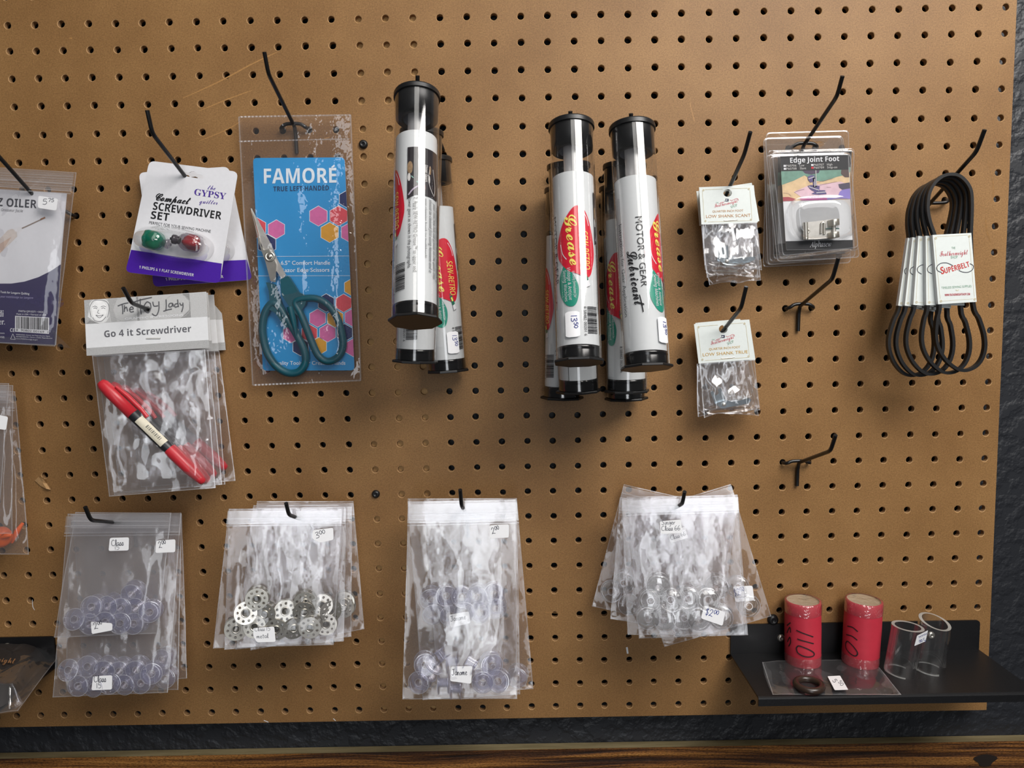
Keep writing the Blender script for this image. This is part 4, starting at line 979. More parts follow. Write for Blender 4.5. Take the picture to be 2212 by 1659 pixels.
def presser_foot(label, fr, Z, shank, base, d0):
    t = thing('presser_foot', label, 'sewing machine foot', fr, 'loose metal presser feet')
    s = B(); slab(s, rnd([Z.m(x, y).to_2d() for x, y in shank], .0006, 3), d0, d0 + .0014, BLUESTEEL); s.build('shank', t)
    s = B(); slab(s, rnd([Z.m(x, y).to_2d() for x, y in base], .0012, 4), d0 - .006, d0 + .005, BLUESTEEL); s.build('sole', t)
    s = B(); x, y = base[0]; P = Z.m(x + 95, y + 20, d0 + .003); lathe(s, [(.0002, .004), (.0016, .004), (.0018, .003), (.0018, 0)], STEEL, 14, P, Vector((0, 0, 1)), Vector((1, 0, 0))); s.build('screw', t)
BLUESTEEL = simple('bright_nickel', '#cfd9df', .24, 1., var=.08, vscale=250)
f1 = Fr(1570, 480, .036); presser_foot('metal presser foot lying in the front low shank scant bag', f1, f1.z(1480, 260, 4.61), [(305, 1265), (420, 1250), (425, 1395), (390, 1425), (312, 1400)], [(312, 1385), (395, 1400), (500, 1380), (560, 1370), (680, 1362), (672, 1395), (560, 1440), (380, 1452)], .001)
f1 = Fr(1570, 480, .028); presser_foot('metal presser foot with a forked shank in the front low shank true bag', f1, f1.z(1480, 600, 5.185), [(275, 1280), (305, 1262), (320, 1305), (350, 1312), (372, 1290), (358, 1245), (392, 1232), (440, 1350), (430, 1390), (330, 1410)], [(330, 1395), (440, 1362), (500, 1380), (560, 1375), (700, 1335), (722, 1360), (690, 1400), (400, 1455), (365, 1445)], .001)

# ------------------------------------------------------------------ edge joint foot blisters
ESRC = [(60, 95), (965, 70), (1160, 1480), (205, 1530)]
def clamshell(label, d, quad, full):
    fr = Fr(1745, 430, d); Z0 = fr.z(1640, 280, 5.352); Z = Z0 if quad is None else Quad(Z0, ESRC, quad)
    t = thing('blister_pack', label, 'blister pack', fr, 'edge joint foot blister packs')
    s = B(); out = rnd([Z.m(x, y).to_2d() for x, y in ESRC], .004)
    eh = [(390, 195), (430, 165), (480, 150), (520, 118), (570, 98), (620, 108), (650, 130), (720, 128), (765, 152), (740, 190), (690, 205), (560, 205), (440, 235), (395, 225)]
    slab(s, out, -.0003, .0003, CLAM, CLAM, [[Z.m(x, y).to_2d() for x, y in eh]])
    # raised tray over the card
    tr = [(100, 285), (1050, 262), (1145, 1395), (230, 1500)]; lo = rnd([Z.m(x, y).to_2d() for x, y in tr], .004); c = sum(lo, Vector((0, 0))) / len(lo)
    hi = [c + (p - c) * .95 for p in lo]; n = len(lo)
    s.add([(p.x, p.y, .0003) for p in lo] + [(p.x, p.y, .0045) for p in hi], [[k, (k + 1) % n, n + (k + 1) % n, n + k] for k in range(n)] + [list(range(n, 2 * n))], CLAM)
    rim = lambda P, w, wd: s.add([q for i, p in enumerate(P) for q in (Vector((p.x, p.y, w)), Vector((*(c + (p - c) * (1 - wd)), w + .0003)))], [[2 * i, 2 * i + 1, 2 * ((i + 1) % len(P)) + 1, 2 * ((i + 1) % len(P))] for i in range(len(P))], EDGE)
    rim(out, .0004, .016); rim(lo, .0006, .014); rim(hi, .0046, .018)
    s.build('clear_shell', t)
    c2 = B(); cq = [(242, 302), (1026, 278), (1085, 1382), (312, 1392)]
    def q(pts, mat, w): pp(c2, Z, pts, mat, w)
    slab(c2, rnd([Z.m(x, y, .003).to_2d() for x, y in cq], .001), .0026, .003, WHITE2, PAPEREDGE)
    q([(242, 302), (1026, 278), (1034, 462), (254, 482)], BLACK, .0031); q([(305, 1290), (1082, 1275), (1085, 1380), (312, 1390)], BLACK, .0031)
    q([(254, 482), (1034, 462), (1054, 805), (276, 828)], simple('photo_sand_print', '#d8bb92', .5, var=.12, vscale=200), .0031)
    q([(254, 482), (1034, 462), (1037, 515), (900, 545), (740, 600), (620, 590), (525, 528), (400, 590), (260, 640)], simple('photo_green_print', '#6d9484', .5, var=.2, vscale=150), .0032)
    if full:
        q([(500, 476), (700, 470), (690, 500), (600, 520), (530, 505)], simple('photo_dark_violet', '#4a3b52', .5), .0033); q([(950, 464), (1034, 462), (1040, 550), (990, 550), (945, 510)], simple('photo_brown', '#54413f', .5), .0033)
        q([(400, 720), (560, 650), (800, 620), (940, 600), (1045, 640), (1052, 760), (800, 765), (500, 790)], simple('photo_pink', '#d9b9c4', .5, var=.1, vscale=200), .00325)
        q([(276, 828), (275, 780), (340, 778), (420, 800), (420, 822)], simple('photo_wine', '#a3444e', .5), .0033); q([(470, 790), (640, 770), (800, 780), (800, 812), (480, 820)], simple('photo_magenta', '#b54592', .5), .0033)
        q([(915, 630), (1044, 610), (1050, 680), (960, 695), (925, 670)], simple('photo_slate', '#4a4658', .5), .0034); q([(930, 720), (960, 695), (1050, 680), (1055, 800), (900, 800)], simple('photo_lavender', '#8879c0', .5), .0034); q([(780, 790), (930, 760), (920, 800), (790, 812)], MATS['photo_lavender'], .00335)
        for a in ([(565, 580), (560, 545), (600, 525), (640, 530), (645, 600), (590, 610)], [(620, 560), (662, 555), (668, 660), (625, 670)], [(560, 650), (600, 640), (700, 650), (695, 700), (640, 720), (590, 690)], [(600, 745), (680, 700), (760, 700), (780, 745), (690, 752)]): q(a, simple('photo_steel', '#5a5080', .4, var=.3, vscale=500), .0035)
        for a in ([(570, 570), (635, 545)], [(640, 570), (642, 660)], [(575, 660), (690, 700)], [(660, 730), (770, 720)], [(655, 470), (658, 650)]): stroke(c2, Z, a, 9, PHOTW, .0037, 0)
        for a in ([(280, 730), (340, 740), (370, 770)], [(410, 725), (450, 705), (520, 690)], [(670, 610), (850, 565)], [(700, 640), (900, 600)], [(780, 665), (830, 668)]): stroke(c2, Z, a, 3, simple('photo_line', '#8a6a6c', .5), .0036, 4)
        text(c2, Z, sbold('Edge Joint Foot'), (358, 384), (926, 362), 56, WHITE, .0034)
        for x, y, s_, l2, x2 in ((282, 430, 'P60706', 'Low', 466), (284, 464, 'P60708', 'Slant', 470), (600, 420, 'P60707', 'High', 784), (602, 452, 'P60709', 'Snap-on', 786)):
            q([(x, y), (x, y - 22), (x + 26, y - 22), (x + 26, y)], RED if s_ == 'P60709' else WHITE, .0034)
            text(c2, Z, s_, (x + 30, y), (x + 148, y - 3), 24, PHOTW, .0034); text(c2, Z, l2, (x2, y - 4), (x2 + {'Low': 56, 'Slant': 74, 'High': 62, 'Snap-on': 116}[l2], y - 6), 26, PHOTW, .0034)
    text(c2, Z, serital('Alphasew'), (585, 1358), (832, 1350), 60, WHITE, .0034, off=.004); c2.build('printed_card', t)
    D = B(); cx, cy = 730, 1020; nr, ns = 8, 40; vs = []
    for i in range(nr + 1):
        r = i / nr; h = .0125 * (1 if r < .72 else 1 - ((r - .72) / .28) ** 2)
        for k in range(ns):
            a = 2 * math.pi * k / ns; f = lambda v: math.copysign(abs(v) ** .55, v); vs.append(Z.m(cx + 385 * r * f(math.cos(a)) + 30 * r * f(math.sin(a)), cy + 265 * r * f(math.sin(a)) - 18 * r * f(math.cos(a)), h + .0035))
    D.add(vs, [[i * ns + k, (i + 1) * ns + k, (i + 1) * ns + (k + 1) % ns, i * ns + (k + 1) % ns] for i in range(nr) for k in range(ns)], CLAM, True)
    D.build('blister_dome', t)
    return fr, Z
clamshell('rearmost edge joint foot blister, its clear rim highest on the hook', .0075, [(78, 35), (1035, 8), (1000, 1570), (40, 1592)], False)
clamshell('middle edge joint foot blister, shifted left behind the front one', .020, [(45, 100), (950, 80), (1060, 1500), (95, 1570)], False)
fr, Z = clamshell('front edge joint foot blister with a metal foot under its dome', .033, None, True)
t = thing('presser_foot', 'shiny metal edge foot under the dome of the front blister pack', 'sewing machine foot', fr)
s = B(); slab(s, rnd([Z.m(x, y, .009).to_2d() for x, y in ((515, 1075), (860, 1035), (905, 1250), (530, 1275))], .0006), .006, .0095, STEEL); s.build('body', t)
s = B()
for y0, y1 in ((1040, 1115), (1185, 1255)):
    a, e = Z.m(855, y0, .0105), Z.m(862, y1, .0105); lathe(s, [(.0002, 0), (.0048, 0), (.005, .0005), (.005, (e - a).length - .0005), (.0048, (e - a).length), (.0002, (e - a).length)], STEEL2, 20, a, e - a, Vector((0, 0, 1)))
sweep(s, [Z.m(862, 1100, .0105), Z.m(862, 1200, .0105)], .0018, STEEL, 10); s.build('roller', t)
s = B(); sweep(s, [Z.m(535, 1075, .0095), Z.m(540, 1270, .0095)], .0022, STEEL2, 12); sweep(s, [Z.m(718, 1090, .010), Z.m(715, 1200, .010)], .0012, STEEL2, 8); sweep(s, [Z.m(755, 1085, .010), Z.m(752, 1210, .010)], .0012, STEEL2, 8)
sweep(s, smoothpts([Z.m(718, 1090, .010), Z.m(736, 1072, .010), Z.m(755, 1085, .010)], 4), .0012, STEEL2, 8); sweep(s, [Z.m(560 + 22 * math.cos(k * .63), 1172 + 22 * math.sin(k * .63), .0096) for k in range(10)], .0007, STEEL2, 6, True); s.build('bracket', t)
s = B(); slab(s, [Z.m(x, y, .0115).to_2d() for x, y in ((770, 1138), (925, 1136), (930, 1150), (772, 1148))], .0105, .0112, simple('dark_guide', '#4f6f68', .3, .6)); s.build('guide_blade', t)

# ------------------------------------------------------------------ rubber belts in paper sleeves
def belt(label, d, dx, dy, rot, full, i):
    fr0 = Fr(2058, 560, .058); Z = fr0.z(1960, 360, 5.184); Y = fr0.z(1900, 260, 2.861)
    pv = onhook(H_bel, d); p0 = onhook(H_bel, .058)
    fr = Fr(0, 0, 0, origin=fr0.o + (pv - p0) + Vector((dx, 0, dy)), rot=0); R2 = Matrix.Rotation(math.radians(rot), 4, 'Y')
    t = thing('drive_belt', label, 'belt', fr, 'black rubber drive belts in paper sleeves')
    piv = p0 - fr0.o
    t.matrix_world = Matrix.Translation(fr.o) @ Matrix.Translation(piv) @ R2 @ Matrix.Translation(-piv) @ Matrix((fr.u, fr.v, fr.n)).transposed().to_4x4()
    up_ = [Z.px(*p) for p in ((335, 930), (312, 820), (285, 735), (245, 620), (222, 500), (222, 400), (240, 290), (300, 180), (390, 108), (480, 88), (570, 105), (650, 175), (700, 270), (712, 400), (710, 560), (704, 700), (704, 850))]
    lo_ = [Y.px(*p) for p in ((575, 1130), (612, 1225), (642, 1320), (648, 1400), (630, 1470), (590, 1520), (530, 1545), (475, 1535), (410, 1485), (362, 1410), (345, 1330), (352, 1230), (368, 1130))]
    L = smoothpts([fr0.m(x, y) for x, y in up_ + lo_], 4, True); n = len(L); q = B(); vs = []; hw, hd = .00135, .0021
    for k in range(n):
        e = (L[(k + 1) % n] - L[k - 1]).normalized(); nn = Vector((-e.y, e.x, 0))
        for a, c in ((1, 1), (1, -1), (-1, -1), (-1, 1)): vs.append(L[k] + nn * hw * a + Vector((0, 0, hd * c)))
    q.add(vs, [[4 * k + j, 4 * k + (j + 1) % 4, 4 * ((k + 1) % n) + (j + 1) % 4, 4 * ((k + 1) % n) + j] for k in range(n) for j in range(4)], RUBBER)
    q.build('rubber_loop', t)
    s = B(); sl = [Z_.to_2d() for Z_ in (fr0.z(1960, 360, 5.184).m(*p, .0022) for p in ((282, 765), (716, 742), (777, 1514), (345, 1541)))]
    slab(s, sl, -.0019, .0022, IVORY, WHITE2)
    w = .00235; tx = lambda *a, **k: text(s, Z, *a, **k)
    for a in ([(305, 800), (368, 1480)], [(690, 775), (750, 1455)], [(330, 785), (680, 765)], [(395, 1505), (735, 1480)]): stroke(s, Z, a, 2.5, LGOLD, w, 0)
    for x, y in ((318, 802), (694, 780), (377, 1507), (756, 1484)):
        for r in (13, 6): stroke(s, Z, ell(x, y, r, r, 10) + [(x + r, y)], 3.5, LGOLD, w, 0)
    stroke(s, Z, [(510, 1108), (440, 1078), (370, 1085), (330, 1125), (340, 1165), (385, 1185)], 9, simple('belt_drawing_ink', '#4a4d55', .5), w, 5); stroke(s, Z, [(700, 1085), (738, 1110), (728, 1155), (680, 1182), (620, 1180), (575, 1160)], 9, MATS['belt_drawing_ink'], w, 5)
    if full:
        tx('THE', (497, 923), (538, 921), 26, SAGE, w); tx(script('Featherweight'), (365, 1005), (680, 982), 62, simple('crimson_ink', '#b53a4a', .5), w, off=.006); tx('SHOP', (487, 1030), (565, 1026), 30, SAGE, w, off=.01)
        tx(sbold('S'), (382, 1205), (420, 1197), 78, RED2, w, off=.01); tx(sbold('UPERBELT'), (425, 1196), (702, 1118), 58, RED2, w, off=.01); 
        tx('TIMELESS SEWING SUPPLIES', (384, 1370), (720, 1350), 26, SAGE, w, off=.008); stroke(s, Z, [(542, 1380), (560, 1388), (578, 1378)], 6, LGOLD, w, 3); tx(sbold('WWW.FEATHERWEIGHTSHOP.COM'), (420, 1450), (703, 1438), 24, MATS['crimson_ink'], w)
    s.build('paper_sleeve', t)
RED2 = simple('brick_red_ink', '#c03a36', .5)
for i, (lab, dx, dy, rot) in enumerate((('rearmost rubber belt, its sleeve furthest left and lowest loop furthest left', .001, .001, 13.2), ('fourth rubber belt from the front, second sleeve edge from the left', .001, .0, 11.4), ('middle rubber belt of the five on the right hook', .0015, .0, 9.0), ('second rubber belt, its sleeve right behind the printed one', .0008, 0, 4.2), ('front rubber belt with the whole red lettering showing on its sleeve', 0, 0, 0))):
    belt(lab, .0400 + .0045 * i, dx, dy, rot, i == 4, i)

# ------------------------------------------------------------------ bobbins
def bobbin_mesh(kind):
    b = B(); up = Vector((0, 0, 1)); x = Vector((1, 0, 0)); o = Vector()
    if kind == 'metal':
        R, r0, h = .0101, .0036, .0042
        for s in (1, -1):
            # flange with ten round holes: ten sectors, each meeting its hole
            N = 9
            for q in range(N):
                a0, a1 = 2 * math.pi * q / N, 2 * math.pi * (q + 1) / N; am = (a0 + a1) / 2; rm = (R + r0 + .0006) / 2
                P = lambda r, a: Vector((r * math.cos(a), r * math.sin(a), s * h))
                out = [P(R, a0 + (a1 - a0) * k / 4) for k in range(4)] + [P(R - (R - r0) * k / 4, a1) for k in range(4)] + [P(r0, a1 - (a1 - a0) * k / 4) for k in range(4)] + [P(r0 + (R - r0) * k / 4, a0) for k in range(4)]
                c = P(rm, am); ho = []
                for p in out: d = p - c; d.z = 0; ho.append(c + d.normalized() * .00125)
                n = 16; b.add(out + ho, [[k, (k + 1) % n, n + (k + 1) % n, n + k] for k in range(n)], STEEL2)
            lathe(b, [(r0, s * h), (r0 + .0004, s * (h + .0004)), (r0 - .0004, s * (h + .0005)), (r0 - .0008, s * (h - .0004))], STEEL2, 24, o, up, x)
            lathe(b, [(R, s * h), (R + .0001, s * (h - .0002)), (R, s * (h - .0004))], STEEL2, 36, o, up, x)
        lathe(b, [(r0 - .0006, -h), (r0 - .0006, h)], STEEL2, 24, o, up, x)
        lathe(b, [(.0002, -h * .4), (r0 - .0006, -h * .4)], simple('dark_hollow', '#3a372f', .4, .6), 20, o, up, x)
    else:
        mt = BOBL if kind == 'lavender' else BOBC
        R, r0, r1, h, dome = (.0100, .0032, .0042, .0050, 0) if kind == 'lavender' else (.0106, .0030, .0044, .0046, .0016)
        for s in (1, -1):
            pr = [(r0, s * (h + dome)), (r0 + .002, s * (h + dome * .95)), (R * .7, s * (h + dome * .6)), (R - .0003, s * h), (R, s * (h - .0004)), (R - .0003, s * (h - .0009)), (R * .7, s * (h - .0009 + dome * .5)), (r1, s * (h - .001 + dome * .8))]
            lathe(b, pr, mt, 40, o, up, x)
            lathe(b, [(R - .00045, s * (h + .0002)), (R + .0001, s * (h + .0001))], EDGEB, 40, o, up, x); lathe(b, [(r0 - .0001, s * (h + dome + .0001)), (r0 + .0004, s * (h + dome + .0001))], EDGEB, 30, o, up, x)
        lathe(b, [(r1, -h), (r1, h)], mt, 28, o, up, x); lathe(b, [(r0, -h - dome), (r0, h + dome)], mt, 28, o, up, x)
        P = lambda r, a, z: Vector((r * math.cos(a), r * math.sin(a), z))
        b.add([P(r0, .02, h + dome + .0002), P(R * .95, .012, h + .0003), P(R * .95, -.012, h + .0003), P(r0, -.02, h + dome + .0002)], [[0, 1, 2, 3]], EDGEB)
        b.add([P(R * .72 + .0007 * math.cos(k * .63), 1.9 + .09 * math.sin(k * .63), h + dome * .5 + .0002) for k in range(10)], [list(range(10))], EDGEB)
    return b
EDGEB = clearmat('plastic_rim', (.93, .93, .96), haze=.42, lo=.14, hi=.8, power=1.5, rough=.08, hcol=(.95, .95, .99))
PROTO = {}
def bobbin(kind, name, label, group, M):
    if kind not in PROTO:
        o = bobbin_mesh(kind).build(name); PROTO[kind] = o
    else:
        o = PROTO[kind].copy(); COL.objects.link(o); o.name = name
    o.matrix_world = M; tag(o, label, 'bobbin', group); return o
def bobbins(kind, name, label, group, Z, spots, w=0.):
    """spots: (x, y[, tilt axis angle, tilt amount]) in the mapper's zoom pixels; small tilts by default, side-on ones when given"""
    rg = random.Random(len(spots)); base = Z.mat()
    for s in spots:
        p = Z.m(s[0], s[1], w + rg.uniform(-.0008, .0008))
        a, am = (s[2], s[3]) if len(s) > 2 else (rg.uniform(0, 360), rg.uniform(3, 16))
        R = Matrix.Rotation(math.radians(am), 4, Vector((math.cos(math.radians(a)), math.sin(math.radians(a)), 0))) @ Matrix.Rotation(rg.uniform(0, 6.28), 4, 'Z')
        bobbin(kind, name, label, group, base @ Matrix.Translation(p) @ R)
def zipbag(label, d, Zargs, quad, seed, group, thick=.0068, amp=.0013, freq=50, stickers=(), zip_t=(.012, .105), mat=None, pitch=-8, origin=None, top=.001, yaw=None):
    yaw = YAW if yaw is None else yaw
    fr = Fr(*(origin or Zargs[:2]), d, pitch=pitch, yaw=yaw); Z = fr.z(*Zargs)
    t = thing('zip_bag', label, 'bag', fr, group); bag(t, Z, quad, thick, seed, amp, freq, mat, zip_t=zip_t, top_thick=top, curl=.25, back=.5)
    for k, (q, draw) in enumerate(stickers): sticker(t, Z, q, .0018, .0005 + (thick * .8 if (q[0][1] - quad[0][1]) > .35 * (quad[3][1] - quad[0][1]) else .0032), (lambda dr: (lambda b, w: dr(b, Z, w)))(draw), 'price_sticker' if k == 0 else 'name_sticker')
    return Z
hd = lambda s, a, c, cap, ink=None, wd=None: (lambda b, Z, w: hand(b, Z, s, a, c, cap, ink or PENINK, w, wd))
def two(f, g): return lambda b, Z, w: (f(b, Z, w), g(b, Z, w))

# class 15 plastic bobbins, lower left
YAW = 5; A1 = (0, 1060, 3.318); g = 'zip bags of class 15 plastic bobbins'; og = (270, 1130)
zipbag('rearmost class 15 bag, only its lower right corner showing', .0105, A1, [(520, 170), (1305, 170), (1340, 1345), (600, 1400)], 71, g, .004, origin=og)
Z = zipbag('third class 15 bag from the front, right edge showing', .0190, A1, [(505, 168), (1303, 165), (1280, 1425), (470, 1440)], 72, g, .005, origin=og)
bobbins('lavender', 'plastic_bobbin', 'lavender-tinted bobbin at the right edge of the third class 15 bag', 'bobbins in the third class 15 bag', Z, [(1195, 1330), (1180, 1200)])
Z = zipbag('longer class 15 bag, second from the front, hanging lowest', .0280, A1, [(487, 165), (1300, 158), (1205, 1445), (378, 1480)], 73, g, mat=FILM3, stickers=[([(668, 1330), (805, 1322), (803, 1425), (655, 1430)], two(hd('Class', (672, 1372), (762, 1370), 46), hd('15', (690, 1416), (730, 1414), 38)))], origin=og)
bobbins('lavender', 'plastic_bobbin', 'lavender-tinted bobbin in the low-hanging second class 15 bag', 'bobbins in the second class 15 bag', Z, [(510, 1282), (645, 1250), (580, 1385), (690, 1390), (765, 1268), (872, 1275), (800, 1370), (912, 1375), (1030, 1368), (990, 1265), (1095, 1300)])
Z = zipbag('front class 15 bag with two stickers above its bobbins', .0375, A1, [(540, 153), (1228, 157), (1135, 1022), (388, 1052)], 74, g, mat=FILM3, stickers=[([(1120, 358), (1258, 348), (1256, 440), (1114, 446)], hd('2^00', (1140, 412), (1196, 400), 44)), ([(788, 338), (925, 334), (922, 428), (778, 432)], two(hd('Class', (798, 396), (888, 392), 42), hd('15', (822, 424), (860, 420), 30))), ([(650, 938), (805, 950), (806, 1000), (658, 1028)], hd('2^00', (678, 994), (742, 976), 46))], origin=og)
bobbins('lavender', 'plastic_bobbin', 'lavender-tinted bobbin in the front class 15 bag', 'bobbins in the front class 15 bag', Z, [(553, 920), (675, 825), (663, 945), (795, 815), (775, 922), (880, 825), (873, 940), (990, 830), (978, 945), (960, 725), (1082, 860)])

# class 15 metal bobbins
YAW = 10; A2 = (440, 1060, 4.366); g = 'zip bags of metal bobbins'; og = (628, 1116)
Z = zipbag('rearmost bag of metal bobbins, corner showing lowest right', .0240, A2, [(505, 98), (1412, 98), (1515, 1305), (440, 1505)], 81, g, .006, origin=og)
bobbins('metal', 'metal_bobbin', 'metal bobbin seen through several bags at the far right', 'metal bobbins in the rear bags', Z, [(1325, 1040), (1330, 1090)], -.001)
Z = zipbag('third bag of metal bobbins from the front', .0340, A2, [(470, 138), (1400, 130), (1392, 1376), (300, 1498)], 82, g, .006, origin=og)
Z = zipbag('second bag of metal bobbins from the front', .0445, A2, [(240, 172), (1345, 150), (1322, 1418), (196, 1498)], 83, g, .006, origin=og)
bobbins('metal', 'metal_bobbin', 'metal bobbin at the right side of the second metal bag', 'metal bobbins in the second bag', Z, [(1120, 1075), (1155, 1250), (1190, 1130)])
Z = zipbag('front bag of metal bobbins with the 3.00 sticker', .0560, A2, [(236, 170), (1312, 166), (1226, 1452), (90, 1485)], 84, g, .0072, stickers=[([(1030, 372), (1222, 348), (1225, 462), (1100, 490), (1024, 452)], hd('3^00', (1060, 452), (1158, 428), 58)), ([(465, 1296), (665, 1280), (680, 1425), (505, 1430), (470, 1380)], two(hd('Class 15', (480, 1326), (632, 1318), 36), hd('metal', (500, 1392), (612, 1388), 40)))], origin=og)
bobbins('metal', 'metal_bobbin', 'round steel bobbin with punched holes in the front metal bag', 'metal bobbins in the front bag', Z, [(400, 1152), (585, 1150), (770, 1130), (948, 1130), (305, 1297), (490, 1275), (688, 1290), (845, 1282), (1007, 1278), (955, 1040)], -.0005)
bobbins('metal', 'metal_bobbin', 'topmost steel bobbin of the heap in the front metal bag', None, Z, [(505, 1008, 20, 8)], .004)

# tall narrow bags of clear bobbins
YAW = 2; A3 = (850, 1040, 3.3176); g = 'tall zip bags of clear bobbins'; og = (1000, 1102)
Z = zipbag('rearmost tall bobbin bag, its corner swung out to the right', .0325, A3, [(220, 135), (884, 132), (1002, 1486), (320, 1530)], 91, g, .006, origin=og)
bobbins('lavender', 'plastic_bobbin', 'clear bobbin at the right edge behind the tall bags', None, Z, [(890, 1390)])
Z = zipbag('second tall bobbin bag, a little behind the front one', .0445, A3, [(102, 122), (884, 120), (908, 1525), (210, 1566)], 92, g, .006, stickers=[([(396, 956), (540, 930), (552, 1015), (408, 1048)], hd('Janome', (410, 1005), (522, 985), 38))], origin=og)
bobbins('lavender', 'plastic_bobbin', 'clear lavender bobbin in the upper cluster of the tall bags', 'bobbins in the second tall bag', Z, [(490, 822), (605, 812), (718, 800), (285, 935), (375, 815), (622, 930), (735, 895), (400, 945), (515, 925), (265, 830)])
Z = zipbag('front tall bag of clear bobbins, wide open crinkles and a 2.00 sticker', .057, A3, [(106, 145), (880, 128), (886, 1556), (64, 1560)], 93, g, .0075, .0017, 28, stickers=[([(688, 314), (828, 306), (826, 402), (688, 408)], hd('2^00', (708, 378), (766, 362), 44)), ([(414, 1326), (566, 1322), (556, 1450), (406, 1430)], hd('Janome', (418, 1390), (530, 1386), 44))], mat=FILM2, origin=og)
bobbins('lavender', 'plastic_bobbin', 'clear lavender bobbin lying flat in the front tall bag', 'flat bobbins in the front tall bag', Z, [(192, 1428), (640, 1425), (757, 1425), (700, 1305), (225, 1300)])
bobbins('lavender', 'plastic_bobbin', 'clear bobbin turned edge-on in the front tall bag', 'edge-on bobbins in the front tall bag', Z, [(340, 1240, 35, 82), (425, 1290, 90, 85), (362, 1440, 90, 86), (452, 1480, 90, 84), (560, 1300, 60, 80), (265, 1345, 140, 75)])

# fanned bags of clear domed bobbins
YAW = -9; A4 = (1260, 1030, 4.2545); g = 'fanned zip bags of domed bobbins'; og = (1468, 1097)
Z = zipbag('fanned bobbin bag turned furthest clockwise, its corner out at left', .0170, A4, [(372, 68), (1400, 300), (1190, 1440), (80, 1188)], 101, g, .006, origin=og)
bobbins('clear', 'plastic_bobbin', 'clear domed bobbin in the bag corner fanned out to the left', 'domed bobbins fanned out left', Z, [(258, 1048), (370, 960), (405, 1160)])
Z = zipbag('fanned bobbin bag turned anticlockwise with its corner out at right', .0280, A4, [(340, 372), (1355, 66), (1727, 1280), (745, 1562)], 102, g, .006, stickers=[([(1375, 1008), (1555, 1000), (1572, 1135), (1398, 1150)], hd('$2^00', (1392, 1100), (1490, 1075), 62, BLUEINK))], origin=og)
bobbins('clear', 'plastic_bobbin', 'clear domed bobbin in the bag corner fanned out to the right', 'domed bobbins fanned out right', Z, [(1418, 1010), (1512, 1172), (905, 1345)])
Z = zipbag('fanned bobbin bag slightly turned, third from the front', .0390, A4, [(335, 190), (1420, 215), (1255, 1462), (248, 1305)], 103, g, .005, origin=og)
Z = zipbag('fanned bobbin bag hanging almost straight behind the front one', .0500, A4, [(330, 200), (1300, 62), (1045, 1510), (515, 1485)], 104, g, .005, stickers=[([(790, 520), (950, 490), (962, 565), (800, 610)], hd('Class 66', (806, 580), (945, 540), 40))], origin=og) if 0 else zipbag('fanned bobbin bag hanging almost straight behind the front one', .0500, A4, [(400, 182), (1418, 168), (1478, 1455), (512, 1485)], 104, g, .005, stickers=[([(780, 522), (935, 455), (965, 560), (800, 610)], hd('Class 66', (806, 582), (945, 538), 40))], origin=og)
bobbins('clear', 'plastic_bobbin', 'clear domed bobbin high in the bag just behind the front fanned bag', None, Z, [(1232, 1000)])
Z = zipbag('front fanned bag of clear domed bobbins with a class 66 sticker', .0625, A4, [(352, 200), (1416, 162), (1512, 1452), (408, 1450)], 105, g, .0075, .0015, 42, stickers=[([(1112, 1180), (1305, 1242), (1280, 1370), (1080, 1300)], hd('$2^00', (1118, 1268), (1236, 1300), 62, BLUEINK)), ([(702, 408), (898, 392), (910, 515), (712, 526)], two(hd('Singer', (718, 442), (846, 436), 44), hd('Class 66', (718, 496), (894, 490), 44)))], origin=og)
bobbins('clear', 'plastic_bobbin', 'clear domed bobbin in the front fanned bag', 'domed bobbins in the front fanned bag', Z, [(615, 1130), (802, 1132), (960, 1112), (1140, 1130), (590, 1282), (745, 1302), (910, 1282), (1060, 1292), (1265, 1282)], -.0005)
bobbins('clear', 'plastic_bobbin', 'topmost clear domed bobbin of the heap in the front fanned bag', None, Z, [(690, 992, 10, 10)], .002)

# ------------------------------------------------------------------ bags with orange pieces at the left edge
YAW = 6; A5 = (0, 800, 3.769); ORG = simple('orange_plastic', '#ff6a10', .38, var=.04); og = (10, 860)
Z = zipbag('rear zip bag at the left edge, flat and almost empty', .014, A5, [(-260, 140), (126, 172), (240, 1498), (-200, 1500)], 111, 'zip bags at the left edge', .005, origin=og)
Z = zipbag('middle zip bag at the left edge, its zip end showing', .022, A5, [(-260, 110), (108, 122), (100, 1330), (-300, 1330)], 112, 'zip bags at the left edge', .005, origin=og)
Z = zipbag('front zip bag at the left edge with a cut-off white sticker', .030, A5, [(-280, 95), (76, 106), (-6, 1190), (-320, 1200)], 113, 'zip bags at the left edge', .006, stickers=[([(-60, 352), (66, 378), (50, 486), (-60, 470)], lambda b, Z, w: None)], origin=og)
of = Fr(0, 1160, .018); Z = of.z(*A5); t = thing('orange_cap', 'round orange plastic cap with a nub, at the left edge', 'plastic part', of, 'orange plastic parts')
u = Z.unit(0, 1350); q = B(); lathe(q, [(.0002, .006), (60 * u, .0055), (82 * u, .003), (84 * u, 0), (80 * u, -.003)], ORG, 32, Z.m(8, 1356, 0), Vector((0, 0, 1)), Vector((1, 0, 0))); q.build('disc', t)
q = B(); sweep(q, [Z.m(20, 1356, .006), Z.m(60, 1338, .0075), Z.m(92, 1340, .006)], [20 * u, 26 * u, 16 * u], ORG, 12); stroke(q, Z, [(10, 1340), (50, 1330)], 5, simple('orange_groove', '#b04a10', .5), .0095, 0); q.build('nub', t)
of = Fr(0, 1150, .009); Z = of.z(*A5); t = thing('orange_cap', 'orange plastic piece seen blurrily through the rear left bag', 'plastic part', of, 'orange plastic parts')
